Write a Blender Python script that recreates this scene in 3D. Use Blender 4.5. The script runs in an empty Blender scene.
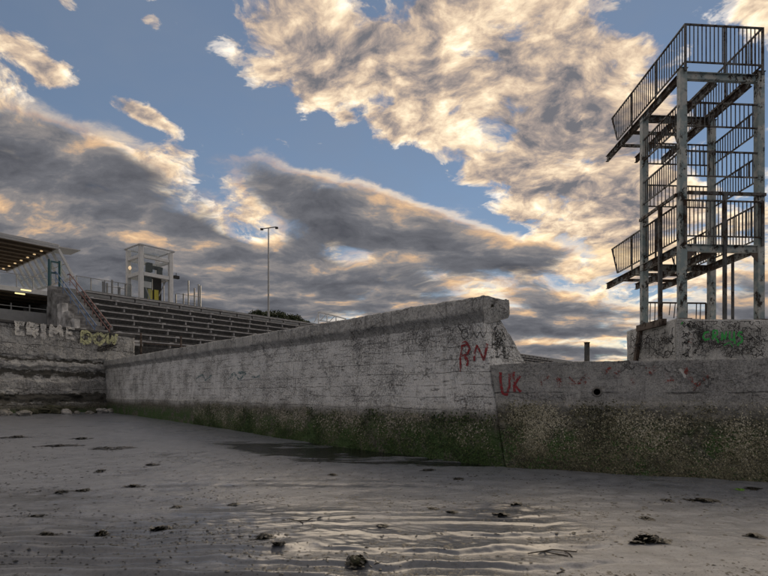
import bpy, bmesh, math, random
import numpy as np
from mathutils import Vector, Matrix

scene = bpy.context.scene
R = math.radians
# ------------------------------------------------------------------ camera
F, HZ, EYE = 512.0, 393.0, 1.6           # focal in photo pixels, horizon row, eye height
cam = bpy.data.cameras.new('camera'); camo = bpy.data.objects.new('camera', cam)
scene.collection.objects.link(camo); scene.camera = camo
cam.sensor_width = 36.0; cam.lens = 36.0*F/768.0
cam.shift_y = (HZ-288.0)/768.0
cam.clip_start = 0.05; cam.clip_end = 8000
camo.location = (0, 0, EYE); camo.rotation_euler = (R(90), 0, 0)

def W(px, py, Y):
    """point at depth Y seen at photo pixel px,py"""
    return Vector(((px-384.0)/F*Y, Y, EYE+(HZ-py)/F*Y))
def G(px, py, z=0.0):
    Y = (EYE-z)*F/(py-HZ)
    return Vector(((px-384.0)/F*Y, Y, z))

# ------------------------------------------------------------------ node helper
class NT:
    def __init__(s, tree):
        s.t = tree; tree.nodes.clear()
    def new(s, typ, **kw):
        n = s.t.nodes.new(typ)
        for k, v in kw.items(): setattr(n, k, v)
        return n
    def put(s, sock, v):
        if v is None: return
        if isinstance(v, bpy.types.NodeSocket): s.t.links.new(v, sock)
        else:
            if sock.type in ('RGBA',) and not isinstance(v, (int, float)) and len(v) == 3: v = (*v, 1)
            sock.default_value = v
    def math(s, op, a, b=None, c=None, clamp=False):
        n = s.new('ShaderNodeMath', operation=op, use_clamp=clamp)
        for i, v in enumerate((a, b, c)): s.put(n.inputs[i], v)
        return n.outputs[0]
    def add(s, a, b): return s.math('ADD', a, b)
    def sub(s, a, b): return s.math('SUBTRACT', a, b)
    def mul(s, a, b): return s.math('MULTIPLY', a, b)
    def vm(s, op, a, b=None, scale=None):
        n = s.new('ShaderNodeVectorMath', operation=op)
        s.put(n.inputs[0], a); s.put(n.inputs[1], b)
        if scale is not None: s.put(n.inputs['Scale'], scale)
        return n.outputs['Value'] if op in ('LENGTH', 'DISTANCE', 'DOT_PRODUCT') else n.outputs['Vector']
    def sep(s, v):
        n = s.new('ShaderNodeSeparateXYZ'); s.put(n.inputs[0], v); return n.outputs
    def comb(s, x, y, z):
        n = s.new('ShaderNodeCombineXYZ')
        for i, v in enumerate((x, y, z)): s.put(n.inputs[i], v)
        return n.outputs[0]
    def noise(s, v, scale, detail=4, rough=.55, dist=0, out='Fac', lac=2.0):
        n = s.new('ShaderNodeTexNoise'); s.put(n.inputs['Vector'], v)
        n.inputs['Scale'].default_value = scale; n.inputs['Detail'].default_value = detail
        n.inputs['Roughness'].default_value = rough; n.inputs['Distortion'].default_value = dist
        n.inputs['Lacunarity'].default_value = lac
        return n.outputs[out]
    def voro(s, v, scale, feature='F1', out='Distance', rand=1.0):
        n = s.new('ShaderNodeTexVoronoi', feature=feature); s.put(n.inputs['Vector'], v)
        n.inputs['Scale'].default_value = scale; n.inputs['Randomness'].default_value = rand
        return n.outputs[out]
    def mr(s, v, a, b, c=0.0, d=1.0, smooth=True):
        n = s.new('ShaderNodeMapRange', interpolation_type='SMOOTHSTEP' if smooth else 'LINEAR')
        s.put(n.inputs[0], v)
        for i, x in zip((1, 2, 3, 4), (a, b, c, d)): s.put(n.inputs[i], x)
        return n.outputs[0]
    def mix(s, f, a, b, mode='MIX'):
        n = s.new('ShaderNodeMix', data_type='RGBA', blend_type=mode)
        s.put(n.inputs[0], f); s.put(n.inputs[6], a); s.put(n.inputs[7], b)
        return n.outputs[2]
    def ramp(s, v, stops):
        n = s.new('ShaderNodeValToRGB'); s.put(n.inputs[0], v)
        e = n.color_ramp.elements
        while len(e) < len(stops): e.new(.5)
        for q, (p, c) in zip(e, stops): q.position = p; q.color = (*c, 1) if len(c) == 3 else c
        return n.outputs[0]
    def mapv(s, v, scale, loc=(0, 0, 0)):
        n = s.new('ShaderNodeMapping'); s.put(n.inputs[0], v)
        n.inputs['Location'].default_value = loc; n.inputs['Scale'].default_value = scale
        return n.outputs[0]

# ------------------------------------------------------------------ sky
SUN_PX = (580, 120)
sd = Vector(((SUN_PX[0]-384)/F, 1, (HZ-SUN_PX[1])/F)).normalized()
sun_el = math.asin(sd.z); sun_az = math.atan2(sd.x, sd.y)
world = bpy.data.worlds.new('World'); scene.world = world; world.use_nodes = True
n = NT(world.node_tree)
D = n.new('ShaderNodeTexCoord').outputs['Generated']
dx, dy, dz = n.sep(D)
zc = n.add(n.math('MAXIMUM', dz, 0.0), .24)
P = n.comb(n.math('DIVIDE', dx, zc), n.math('DIVIDE', dy, zc), 0.0)
az = n.math('ARCTAN2', dx, dy); el = n.math('ARCSINE', dz)
AE = n.comb(az, el, 0.0)
def ae(px, py):
    v = Vector(((px-384)/F, 1, (HZ-py)/F)).normalized()
    return math.atan2(v.x, v.y), math.asin(v.z), v
def blob(px, py, rx, ry, rot, amp):
    a, e, v = ae(px, py)
    k = v.y*v.y/F
    m = n.new('ShaderNodeMapping', vector_type='TEXTURE')
    n.put(m.inputs[0], AE)
    m.inputs['Location'].default_value = (a, e, 0)
    m.inputs['Rotation'].default_value = (0, 0, R(rot))
    m.inputs['Scale'].default_value = (rx*k*1.1, ry*k*1.1, 1)
    return n.mr(n.vm('LENGTH', m.outputs[0]), 1.35, 0.15, 0.0, amp)
def total(items):
    s = items[0]
    for i in items[1:]: s = n.add(s, i)
    return s
warp = n.vm('SUBTRACT', n.noise(P, 1.1, 4, .55, out='Color'), (.5, .5, .5))
P2 = n.vm('ADD', P, n.vm('SCALE', warp, scale=.45))
warp2 = n.vm('SUBTRACT', n.noise(P, 6.0, 3, .6, out='Color'), (.5, .5, .5))
P2 = n.vm('ADD', P2, n.vm('SCALE', warp2, scale=.055))
psun = Vector((sd.x/(sd.z+.24), sd.y/(sd.z+.24), 0))
tosun = n.vm('NORMALIZE', n.vm('SUBTRACT', psun, P))
# --- high sunlit layer
h1 = n.noise(P2, 6.2, 12, .605)
h1s = n.noise(n.vm('ADD', P2, n.vm('SCALE', tosun, scale=.05)), 6.2, 8, .605)
h2 = n.noise(P2, 15, 7, .62)
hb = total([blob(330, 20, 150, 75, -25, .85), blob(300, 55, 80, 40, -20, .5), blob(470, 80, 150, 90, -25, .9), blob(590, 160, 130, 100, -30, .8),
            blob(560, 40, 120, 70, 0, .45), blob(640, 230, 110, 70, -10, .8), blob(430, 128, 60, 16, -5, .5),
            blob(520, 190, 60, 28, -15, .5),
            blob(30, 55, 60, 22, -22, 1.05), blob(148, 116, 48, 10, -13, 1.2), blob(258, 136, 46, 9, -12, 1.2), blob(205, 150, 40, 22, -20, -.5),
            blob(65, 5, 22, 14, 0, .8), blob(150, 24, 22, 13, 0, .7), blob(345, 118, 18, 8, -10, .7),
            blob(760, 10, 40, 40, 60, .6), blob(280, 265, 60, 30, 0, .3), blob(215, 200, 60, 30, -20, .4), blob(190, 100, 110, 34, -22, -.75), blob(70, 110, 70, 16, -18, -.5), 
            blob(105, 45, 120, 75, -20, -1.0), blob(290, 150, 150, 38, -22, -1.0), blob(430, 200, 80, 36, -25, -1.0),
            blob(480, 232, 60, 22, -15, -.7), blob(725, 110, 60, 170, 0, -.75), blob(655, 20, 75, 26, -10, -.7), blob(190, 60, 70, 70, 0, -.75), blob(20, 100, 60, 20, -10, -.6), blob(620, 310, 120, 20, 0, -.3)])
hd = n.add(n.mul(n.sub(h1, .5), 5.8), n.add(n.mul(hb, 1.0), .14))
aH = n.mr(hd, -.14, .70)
litH = n.add(.60, n.mul(n.sub(h1, h1s), 2.6))
litH = n.add(litH, n.mul(n.sub(h2, .5), 1.5))
litH = n.sub(litH, n.mr(hd, .30, 1.9, 0, .44))
cH = n.ramp(litH, [(.0, (.15, .15, .168)), (.25, (.33, .275, .25)), (.48, (.60, .46, .34)), (.76, (.95, .76, .53)), (1.0, (1.12, .98, .80))])
# --- low grey bank, torn edges glowing
PL = n.vm('MULTIPLY', P2, (.8, 1.15, 1.0))
l1 = n.noise(n.vm('ADD', PL, (7.3, 2.1, 0)), 2.3, 12, .60)
l1s = n.noise(n.vm('ADD', n.vm('ADD', PL, (7.3, 2.1, 0)), n.vm('SCALE', tosun, scale=.13)), 2.3, 8, .60)
l2 = n.noise(n.vm('ADD', PL, (1.3, 5.1, 0)), 5.0, 8, .6)
edge = n.mr(az, R(-14), R(27), R(27.5), R(15.5), False)
bank = n.mr(n.sub(edge, el), R(-4.5), R(6), -1.2, .62, False)
lb = total([blob(225, 200, 85, 34, -20, -.62), blob(165, 196, 40, 14, -15, -.35), blob(365, 268, 50, 22, -10, -.22), blob(250, 236, 40, 12, -5, -.4),
            blob(440, 275, 60, 12, -25, -.35), blob(560, 275, 90, 22, -10, -.42), blob(590, 342, 80, 7, -3, -1.0), blob(600, 322, 90, 9, -4, -.5), blob(660, 290, 80, 30, 0, -.5), blob(500, 300, 40, 10, -30, -.4),
            blob(560, 330, 150, 30, 0, .4), blob(400, 235, 80, 30, -25, .5), blob(520, 262, 80, 24, -18, .45), blob(320, 205, 100, 26, -18, .5), blob(130, 175, 120, 20, -14, .4), blob(310, 260, 40, 40, 0, .3), blob(70, 240, 210, 70, -5, .95), blob(200, 285, 220, 34, 0, .7), blob(430, 222, 80, 18, -22, .35), blob(60, 150, 90, 20, -10, .3)])
ld = n.add(n.mul(n.sub(l1, .5), n.mr(az, R(-22), R(5), 2.8, 3.7)), n.add(bank, lb))
aL = n.mr(ld, -.18, .70)
glow = Vector(((640-384)/F, 1, (HZ-330)/F)).normalized()
near = n.mr(n.vm('DISTANCE', D, glow), .05, 1.0, 1.0, 0.0)
litL = n.add(.30, n.mul(n.sub(l1, l1s), 1.9))
litL = n.add(litL, n.mul(n.sub(l2, .5), 1.1))
litL = n.add(litL, n.mr(ld, .55, .05, 0.0, .40))
litL = n.add(litL, n.mul(n.mul(near, n.mr(ld, 1.1, .1)), .30))
cL = n.ramp(litL, [(.0, (.078, .081, .095)), (.32, (.138, .140, .156)), (.50, (.24, .22, .215)), (.68, (.62, .41, .25)), (.92, (1.15, .84, .48))])
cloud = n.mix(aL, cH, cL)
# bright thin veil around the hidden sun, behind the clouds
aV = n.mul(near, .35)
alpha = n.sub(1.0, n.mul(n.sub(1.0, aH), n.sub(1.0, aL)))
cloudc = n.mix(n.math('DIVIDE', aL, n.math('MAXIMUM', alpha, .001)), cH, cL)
sky = n.new('ShaderNodeTexSky', sky_type='NISHITA', sun_disc=False)
sky.sun_elevation = sun_el; sky.sun_rotation = sun_az
sky.air_density = 1.0; sky.dust_density = 0.0; sky.ozone_density = 1.5
bg1 = n.new('ShaderNodeBackground'); n.put(bg1.inputs[0], sky.outputs[0]); bg1.inputs[1].default_value = .056
veil = n.mr(n.noise(P2, 1.3, 6, .6), .3, .75, .30, .66)
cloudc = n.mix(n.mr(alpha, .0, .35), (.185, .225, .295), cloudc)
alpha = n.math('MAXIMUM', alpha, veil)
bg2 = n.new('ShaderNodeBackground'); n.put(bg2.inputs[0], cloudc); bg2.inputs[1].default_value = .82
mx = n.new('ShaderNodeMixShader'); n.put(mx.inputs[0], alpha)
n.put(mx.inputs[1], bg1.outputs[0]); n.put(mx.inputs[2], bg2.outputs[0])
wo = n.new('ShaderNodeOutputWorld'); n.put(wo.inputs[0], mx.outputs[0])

sun = bpy.data.lights.new('sun', 'SUN'); sun.energy = 1.5; sun.angle = R(60); sun.color = (1, .81, .58)
suno = bpy.data.objects.new('sun', sun); scene.collection.objects.link(suno)
suno.rotation_euler = sd.to_track_quat('Z', 'Y').to_euler(); suno.location = sd*60
vs = scene.view_settings
vs.view_transform = 'Standard'; vs.look = 'None'; vs.gamma = 1; vs.use_curve_mapping = False; vs.exposure = 0.52
world.cycles.sampling_method = 'NONE'
scene.cycles.max_bounces = 5; scene.cycles.diffuse_bounces = 3; scene.cycles.glossy_bounces = 2; scene.cycles.transparent_max_bounces = 10
scene.cycles.caustics_reflective = False; scene.cycles.caustics_refractive = False

# ------------------------------------------------------------------ numpy noise
def _h(ix, iy, iz, seed):
    h = (ix.astype(np.int64)*374761393 + iy.astype(np.int64)*668265263 + iz.astype(np.int64)*1274126177 + seed*974634777) & 0xffffffff
    h = ((h ^ (h >> 13))*1274126177) & 0xffffffff
    h = ((h ^ (h >> 16))*668265263) & 0xffffffff
    return ((h ^ (h >> 15)) & 0xffff)/65535.0
def vn(p, seed=0):
    f = np.floor(p); t = p-f; t = t*t*t*(t*(t*6-15)+10); i = f.astype(np.int64)
    out = 0
    for a in (0, 1):
        for b in (0, 1):
            for c in (0, 1):
                w = (t[:, 0] if a else 1-t[:, 0])*(t[:, 1] if b else 1-t[:, 1])*(t[:, 2] if c else 1-t[:, 2])
                out = out + w*_h(i[:, 0]+a, i[:, 1]+b, i[:, 2]+c, seed)
    return out*2-1
def fbm(p, sc, oct=4, rough=.5, seed=0):
    s = 0; a = 1.0; q = p*sc
    for o in range(oct):
        s = s+a*vn(q, seed+o*17); q = q*2.03+3.7; a *= rough
    return s
def sstep(a, b, x):
    t = np.clip((x-a)/(b-a), 0, 1); return t*t*(3-2*t)
def rough_disp(p, amp=1.0, seed=0, lo=1.0, mid=1.0, hi=1.0):
    """vector displacement that depends on position only, so that edges of separate sheets stay closed"""
    out = np.zeros_like(p)
    for k in range(3):
        out[:, k] = (.022*lo*fbm(p, .9, 2, .5, seed+k*101) + .010*mid*fbm(p, 4.5, 2, .5, seed+k*101+7)
                     + .006*hi*fbm(p, 17.0, 2, .6, seed+k*101+13))
    return p+out*amp

# ------------------------------------------------------------------ object helpers
COL = scene.collection
WLOC = {}
def reg(o, parent, world):
    world = Vector(world)
    WLOC[o] = world
    if parent is not None:
        o.parent = parent; o.location = world-WLOC[parent]
    else: o.location = world
    return o
def thing(name, loc, label, cat, group=None):
    o = bpy.data.objects.new(name, None); COL.objects.link(o); o.empty_display_size = .2
    reg(o, None, loc); return tag(o, label, cat, group)
def tag(o, label=None, cat=None, group=None, kind=None):
    if label: o['label'] = label
    if cat: o['category'] = cat
    if group: o['group'] = group
    if kind: o['kind'] = kind
    return o
def link(name, me, mat, parent=None, loc=None, label=None):
    o = bpy.data.objects.new(name, me); COL.objects.link(o)
    if mat is not None and not me.materials: me.materials.append(mat)
    reg(o, parent, loc if loc is not None else (WLOC[parent] if parent is not None else (0, 0, 0)))
    if label: o['label'] = label
    return o
class MB:
    def __init__(s): s.v = []; s.f = []
    def poly(s, pts, faces):
        b = len(s.v); s.v += [Vector(p) for p in pts]; s.f += [[b+i for i in f] for f in faces]; return s
    def frame(s, c, ax, ay, az_):
        """box: centre and three half-axis vectors"""
        c = Vector(c); pts = []
        for k in (-1, 1):
            for j in (-1, 1):
                for i in (-1, 1): pts.append(c+ax*i+ay*j+az_*k)
        return s.poly(pts, [(0, 2, 3, 1), (4, 5, 7, 6), (0, 1, 5, 4), (2, 6, 7, 3), (0, 4, 6, 2), (1, 3, 7, 5)])
    def beam(s, p, q, w, h, up=Vector((0, 0, 1))):
        p, q = Vector(p), Vector(q); d = (q-p)
        l = d.length; d = d/l
        if abs(d.dot(up)) > .98: up = Vector((1, 0, 0)) if abs(d.x) < .9 else Vector((0, 1, 0))
        side = d.cross(up).normalized(); u2 = side.cross(d).normalized()
        return s.frame((p+q)/2, d*l/2, side*w/2, u2*h/2)
    def channel(s, p, q, w, h, t, up=Vector((0, 0, 1))):
        """I section"""
        p, q = Vector(p), Vector(q)
        s.beam(p, q, t, h-2*t, up); s.beam(p+up*(h-t)/2, q+up*(h-t)/2, w, t, up); s.beam(p-up*(h-t)/2, q-up*(h-t)/2, w, t, up)
        return s
    def tube(s, pts, r, n=8, cap=True):
        pts = [Vector(p) for p in pts]; rings = []
        rr = r if isinstance(r, (list, tuple)) else [r]*len(pts)
        b = len(s.v)
        for i, p in enumerate(pts):
            d = (pts[min(i+1, len(pts)-1)]-pts[max(i-1, 0)]).normalized()
            up = Vector((0, 0, 1)) if abs(d.z) < .9 else Vector((1, 0, 0))
            a = d.cross(up).normalized(); c = a.cross(d)
            for k in range(n):
                t = 2*math.pi*k/n; s.v.append(p+(a*math.cos(t)+c*math.sin(t))*rr[i])
        for i in range(len(pts)-1):
            for k in range(n):
                s.f.append([b+i*n+k, b+i*n+(k+1) % n, b+(i+1)*n+(k+1) % n, b+(i+1)*n+k])
        if cap:
            s.f.append([b+k for k in range(n)][::-1]); s.f.append([b+(len(pts)-1)*n+k for k in range(n)])
        return s
    def mesh(s, name, o=(0, 0, 0), bevel=0, smooth=False):
        o = Vector(o)
        me = bpy.data.meshes.new(name); me.from_pydata([tuple(v-o) for v in s.v], [], s.f)
        bm = bmesh.new(); bm.from_mesh(me)
        if bevel: bmesh.ops.bevel(bm, geom=bm.edges[:], offset=bevel, segments=1, profile=.7, affect='EDGES')
        bmesh.ops.recalc_face_normals(bm, faces=bm.faces[:]); bm.to_mesh(me); bm.free()
        if smooth: me.shade_smooth()
        me.update(); return me
    def build(s, name, mat, parent=None, loc=None, bevel=0, smooth=False, label=None):
        if loc is None: loc = WLOC[parent] if parent is not None else (0, 0, 0)
        return link(name, s.mesh(name, loc, bevel, smooth), mat, parent, loc, label)

def np_mesh(name, parts, disp=None, attr=True, weld=True, smooth=True):
    """parts: list of (points[nu,nv,3], wall coords[nu,nv,3]) sheets"""
    V, Fc, A = [], [], []; b = 0
    for pts, wc in parts:
        nu, nv = pts.shape[:2]
        V.append(pts.reshape(-1, 3)); A.append(wc.reshape(-1, 3))
        idx = b+np.arange(nu*nv).reshape(nu, nv)
        Fc.append(np.stack([idx[:-1, :-1], idx[1:, :-1], idx[1:, 1:], idx[:-1, 1:]], -1).reshape(-1, 4)); b += nu*nv
    V = np.concatenate(V); A = np.concatenate(A); Fc = np.concatenate(Fc)
    if weld:
        key = np.round(V/2e-4).astype(np.int64)
        _, first, inv = np.unique(key, axis=0, return_index=True, return_inverse=True)
        inv = inv.reshape(-1)
        V = V[first]; A = A[first]; Fc = inv[Fc]
        ok = (Fc[:, 0] != Fc[:, 1]) & (Fc[:, 1] != Fc[:, 2]) & (Fc[:, 2] != Fc[:, 3]) & (Fc[:, 3] != Fc[:, 0])
        Fc = Fc[ok]
    if disp is not None: V = disp(V, A)
    me = bpy.data.meshes.new(name)
    me.vertices.add(len(V)); me.vertices.foreach_set('co', V.astype(np.float32).ravel())
    me.loops.add(len(Fc)*4); me.loops.foreach_set('vertex_index', Fc.astype(np.int32).ravel())
    me.polygons.add(len(Fc)); me.polygons.foreach_set('loop_start', np.arange(0, len(Fc)*4, 4, dtype=np.int32))
    if attr:
        at = me.attributes.new('wc', 'FLOAT_VECTOR', 'POINT'); at.data.foreach_set('vector', A.astype(np.float32).ravel())
    me.update(calc_edges=True); me.validate()
    bm = bmesh.new(); bm.from_mesh(me); bmesh.ops.recalc_face_normals(bm, faces=bm.faces[:]); bm.to_mesh(me); bm.free()
    if smooth: me.shade_smooth()
    return me
def tris_mesh(name, V, Fc, col=None):
    V = np.asarray(V, np.float32); Fc = np.asarray(Fc, np.int32); k = Fc.shape[1]
    me = bpy.data.meshes.new(name)
    me.vertices.add(len(V)); me.vertices.foreach_set('co', V.ravel())
    me.loops.add(Fc.size); me.loops.foreach_set('vertex_index', Fc.ravel())
    me.polygons.add(len(Fc)); me.polygons.foreach_set('loop_start', np.arange(0, Fc.size, k, dtype=np.int32))
    if col is not None:
        at = me.attributes.new('tone', 'FLOAT', 'POINT'); at.data.foreach_set('value', np.asarray(col, np.float32).ravel())
    me.update(calc_edges=True); return me

# ------------------------------------------------------------------ materials
def material(name, fn):
    m = bpy.data.materials.new(name); m.use_nodes = True
    t = NT(m.node_tree)
    b = t.new('ShaderNodeBsdfPrincipled'); o = t.new('ShaderNodeOutputMaterial')
    t.put(o.inputs[0], b.outputs[0])
    fn(t, b); return m
def bump(t, b, h, dist, strength=1.0):
    q = t.new('ShaderNodeBump'); q.inputs['Strength'].default_value = strength; q.inputs['Distance'].default_value = dist
    t.put(q.inputs['Height'], h); t.put(b.inputs['Normal'], q.outputs[0])
def plain(name, col, rough=.6, metal=0.0, var=.25, scale=6.0, bmp=.0):
    def fn(t, b):
        p = t.new('ShaderNodeTexCoord').outputs['Object']
        v = t.noise(p, scale, 6, .65)
        lo = tuple(c*(1-var) for c in col); hi = tuple(min(1, c*(1+var)) for c in col)
        t.put(b.inputs['Base Color'], t.ramp(v, [(.3, lo), (.7, hi)]))
        t.put(b.inputs['Roughness'], t.mr(v, .3, .7, max(.02, rough-.12), min(1, rough+.12)))
        b.inputs['Metallic'].default_value = metal
        if bmp: bump(t, b, t.noise(p, scale*3, 5, .7), bmp)
    return material(name, fn)

def concrete(name, base, lime, stain, tide=None, board=.0, barn=0.0, tidecol=None, dirt=.5, streak=.5, scale=1.0, lime_w=(.44, .57), bands=(), dash=0.0):
    """weathered wall; 'wc' = (along, depth, height)"""
    def fn(t, b):
        a = t.new('ShaderNodeAttribute', attribute_name='wc').outputs['Vector']
        s, d, z = t.sep(a)
        big = t.noise(a, .9*scale, 5, .6); medv = t.noise(a, 4.6*scale, 9, .72); fine = t.noise(a, 21*scale, 7, .72)
        grit = t.noise(a, 46*scale, 4, .72)
        lm = t.add(t.mul(t.noise(a, 1.5*scale, 4, .6), .42), t.mul(t.noise(a, 13*scale, 9, .74), .58))
        c = t.mix(t.mr(lm, *lime_w), base, lime)
        # patches where the lime wash has gone, vertical runs of dirt
        st = t.noise(t.vm('MULTIPLY', a, (5.0, 5.0, .7)), 1.0*scale, 9, .72)
        c = t.mix(t.mul(t.mr(st, .50, .70), streak), c, stain)
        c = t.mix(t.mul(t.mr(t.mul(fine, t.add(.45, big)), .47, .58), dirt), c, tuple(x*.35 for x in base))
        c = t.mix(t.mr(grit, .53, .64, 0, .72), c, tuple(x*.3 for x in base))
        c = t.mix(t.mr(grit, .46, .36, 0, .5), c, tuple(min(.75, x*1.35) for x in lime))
        # cracks and board marks
        wa = t.vm('ADD', a, t.vm('SCALE', t.vm('SUBTRACT', t.noise(a, 3.1, 4, .6, out='Color'), (.5, .5, .5)), scale=.5))
        cr = t.voro(t.vm('MULTIPLY', wa, (.45, .45, .9)), 1.3*scale, 'DISTANCE_TO_EDGE')
        crm = t.mul(t.mr(cr, .008, .001), t.mr(big, .40, .54))
        pit = t.mul(t.mr(t.voro(wa, 15*scale), .20, .10), t.mr(t.noise(a, 2.2*scale, 4, .6), .47, .60))
        crm = t.math('MAXIMUM', crm, pit)
        c = t.mix(t.mul(crm, .6), c, (.03, .03, .03))
        h = t.add(t.mul(medv, .22), t.add(t.mul(fine, .5), t.mul(grit, .30)))
        h = t.sub(h, t.mul(crm, .5))
        if dash:
            ds = t.noise(t.vm('MULTIPLY', a, (2.2, 2.2, 15)), 1.0, 8, .68)
            dm = t.mul(t.mr(ds, .56, .66), dash)
            c = t.mix(dm, c, tuple(x*.3 for x in base)); h = t.sub(h, t.mul(dm, .5))
            sp = t.mr(t.mul(t.noise(a, 30, 5, .75), t.add(.5, t.noise(a, .8, 3))), .55, .66)
            c = t.mix(t.mul(sp, dash), c, (.035, .035, .035))
        if board:
            zz = t.add(z, t.mul(t.sub(t.noise(a, 1.1, 3), .5), .06))
            fr = t.math('FRACT', t.math('DIVIDE', zz, board))
            ln = t.mul(t.mr(t.math('ABSOLUTE', t.sub(fr, .5)), .468, .492), t.mr(t.noise(t.vm('MULTIPLY', a, (1.2, 1, 6)), 1.0, 4), .42, .56))
            c = t.mix(t.mul(ln, .75), c, tuple(x*.18 for x in base)); h = t.sub(h, t.mul(ln, .7))
        rough = .9
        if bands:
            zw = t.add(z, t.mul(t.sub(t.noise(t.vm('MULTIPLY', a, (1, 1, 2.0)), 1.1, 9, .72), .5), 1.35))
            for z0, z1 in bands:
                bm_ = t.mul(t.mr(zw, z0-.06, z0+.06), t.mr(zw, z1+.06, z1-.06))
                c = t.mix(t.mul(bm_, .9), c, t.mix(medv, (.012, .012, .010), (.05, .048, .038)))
        if tide is not None:
            zz = t.add(z, t.mul(t.sub(t.add(t.mul(t.noise(a, 1.7, 6, .7), .6), t.mul(t.noise(a, .45, 3), .4)), .5), .95))
            wet = t.mr(zz, tide+.26, tide-.34)
            alg = t.noise(a, 9, 8, .7); alg2 = t.noise(a, 34, 5, .7)
            dark, mid, pale, green = tidecol
            tc = t.mix(t.mr(alg, .4, .6), dark, mid)
            tc = t.mix(t.mul(t.mr(t.noise(a, 1.6, 7, .68), .40, .52), t.mr(z, tide-.15, tide-.7)), tc, green)
            tc = t.mix(t.mul(t.mr(alg2, .52, .66), barn), tc, pale)
            c = t.mix(wet, c, tc)
            h = t.add(h, t.mul(wet, t.mul(alg2, .9)))
            rough = t.mr(wet, 0, 1, .92, .72)
        t.put(b.inputs['Base Color'], c); t.put(b.inputs['Roughness'], rough)
        bump(t, b, h, .035)
    return material(name, fn)

M = {}
TC = ((.055, .056, .042), (.18, .172, .138), (.44, .43, .37), (.045, .105, .020))
M['wall_a'] = concrete('limewashed sea wall', (.36, .368, .376), (.84, .855, .865), (.15, .152, .153), 1.22, .30, .35, TC, lime_w=(.405, .49), dirt=.7, streak=.6, dash=.8)
M['wall_b'] = concrete('rough tidal wall', (.27, .274, .275), (.41, .414, .414), (.12, .122, .122), 1.36, .8, .75, TC, dash=.3, streak=.75, dirt=.65)
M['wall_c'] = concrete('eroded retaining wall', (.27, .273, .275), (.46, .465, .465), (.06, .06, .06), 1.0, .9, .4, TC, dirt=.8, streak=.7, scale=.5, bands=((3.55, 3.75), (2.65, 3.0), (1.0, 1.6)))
M['coping'] = concrete('coping concrete', (.36, .366, .366), (.58, .587, .585), (.09, .09, .087), None, 0, dirt=.7, streak=.65)
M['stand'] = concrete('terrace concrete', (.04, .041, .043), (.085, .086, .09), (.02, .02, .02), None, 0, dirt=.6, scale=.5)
M['plinth'] = concrete('painted plinth', (.50, .505, .505), (.76, .765, .765), (.14, .14, .14), None, 0, dirt=.9, streak=.8, scale=1.4, dash=.7)
M['stairc'] = plain('stained stair concrete', (.22, .222, .225), .85, 0, .85, 1.3)
M['plank'] = plain('weathered bench board', (.36, .36, .37), .8, 0, .45, 4)

def steel(name, paint, paint2, rust, cover):
    def fn(t, b):
        p = t.new('ShaderNodeNewGeometry').outputs['Position']
        q = t.vm('MULTIPLY', p, (1, 1, .6))
        m = t.noise(q, 5.5, 8, .68); f = t.noise(p, 26, 6, .7); big = t.noise(p, 1.4, 3)
        k = t.add(t.mul(m, .7), t.add(t.mul(f, .25), t.mul(t.sub(big, .5), .35)))
        flake = t.mr(k, cover-.035, cover+.035)
        c = t.mix(t.mr(t.noise(p, 3.1, 5), .42, .6), paint, paint2)
        rc = t.mix(t.mr(f, .35, .65), rust, tuple(x*.35 for x in rust))
        c = t.mix(flake, c, rc)
        t.put(b.inputs['Base Color'], c); t.put(b.inputs['Roughness'], t.mr(flake, 0, 1, .5, .9))
        bump(t, b, t.sub(t.mul(f, .3), t.mul(flake, .6)), .006)
    return material(name, fn)
M['post'] = steel('flaking teal steel', (.22, .29, .31), (.42, .44, .43), (.048, .039, .034), .535)
M['girder'] = steel('dark girder steel', (.13, .15, .155), (.20, .20, .19), (.06, .036, .024), .46)
M['rail'] = steel('dark railing steel', (.055, .062, .07), (.10, .10, .10), (.06, .035, .022), .50)
M['rust'] = steel('rusty steel', (.075, .05, .04), (.09, .065, .05), (.04, .024, .017), .5)
M['white'] = plain('white painted steel', (.62, .63, .64), .45, 0, .12, 3)
M['roofpan'] = plain('pale roof sheet', (.42, .43, .45), .5, 0, .12, 2)
M['soffit'] = plain('brown timber soffit', (.13, .10, .07), .7, 0, .3, 3)
M['dark'] = plain('dark interior', (.03, .03, .032), .8)
M['teal'] = plain('teal painted rail', (.03, .10, .12), .5)
M['blue'] = plain('blue painted handrail', (.05, .12, .26), .5, 0, .2)
M['red'] = plain('red painted handrail', (.16, .06, .055), .5, 0, .2)
M['yellow'] = plain('yellow panel', (.50, .46, .07), .5, 0, .15)
M['galv'] = plain('galvanised steel', (.30, .31, .32), .45, .6, .2, 4)
M['greyp'] = plain('grey wall panel', (.24, .25, .26), .7, 0, .2, 1.5)
def _glass(t, b):
    b.inputs['Base Color'].default_value = (.25, .33, .35, 1); b.inputs['Roughness'].default_value = .06
    b.inputs['Alpha'].default_value = .13; b.inputs['IOR'].default_value = 1.5
M['glass'] = material('pale glazing', _glass)
def emis(name, col, st):
    def fn(t, b):
        b.inputs['Base Color'].default_value = (.8, .8, .8, 1)
        b.inputs['Emission Color'].default_value = (*col, 1); b.inputs['Emission Strength'].default_value = st
    return material(name, fn)
M['lamp'] = emis('warm lamp', (1, .66, .30), .40)
M['tube'] = emis('fluorescent tube', (1, .80, .32), .8)
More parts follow.
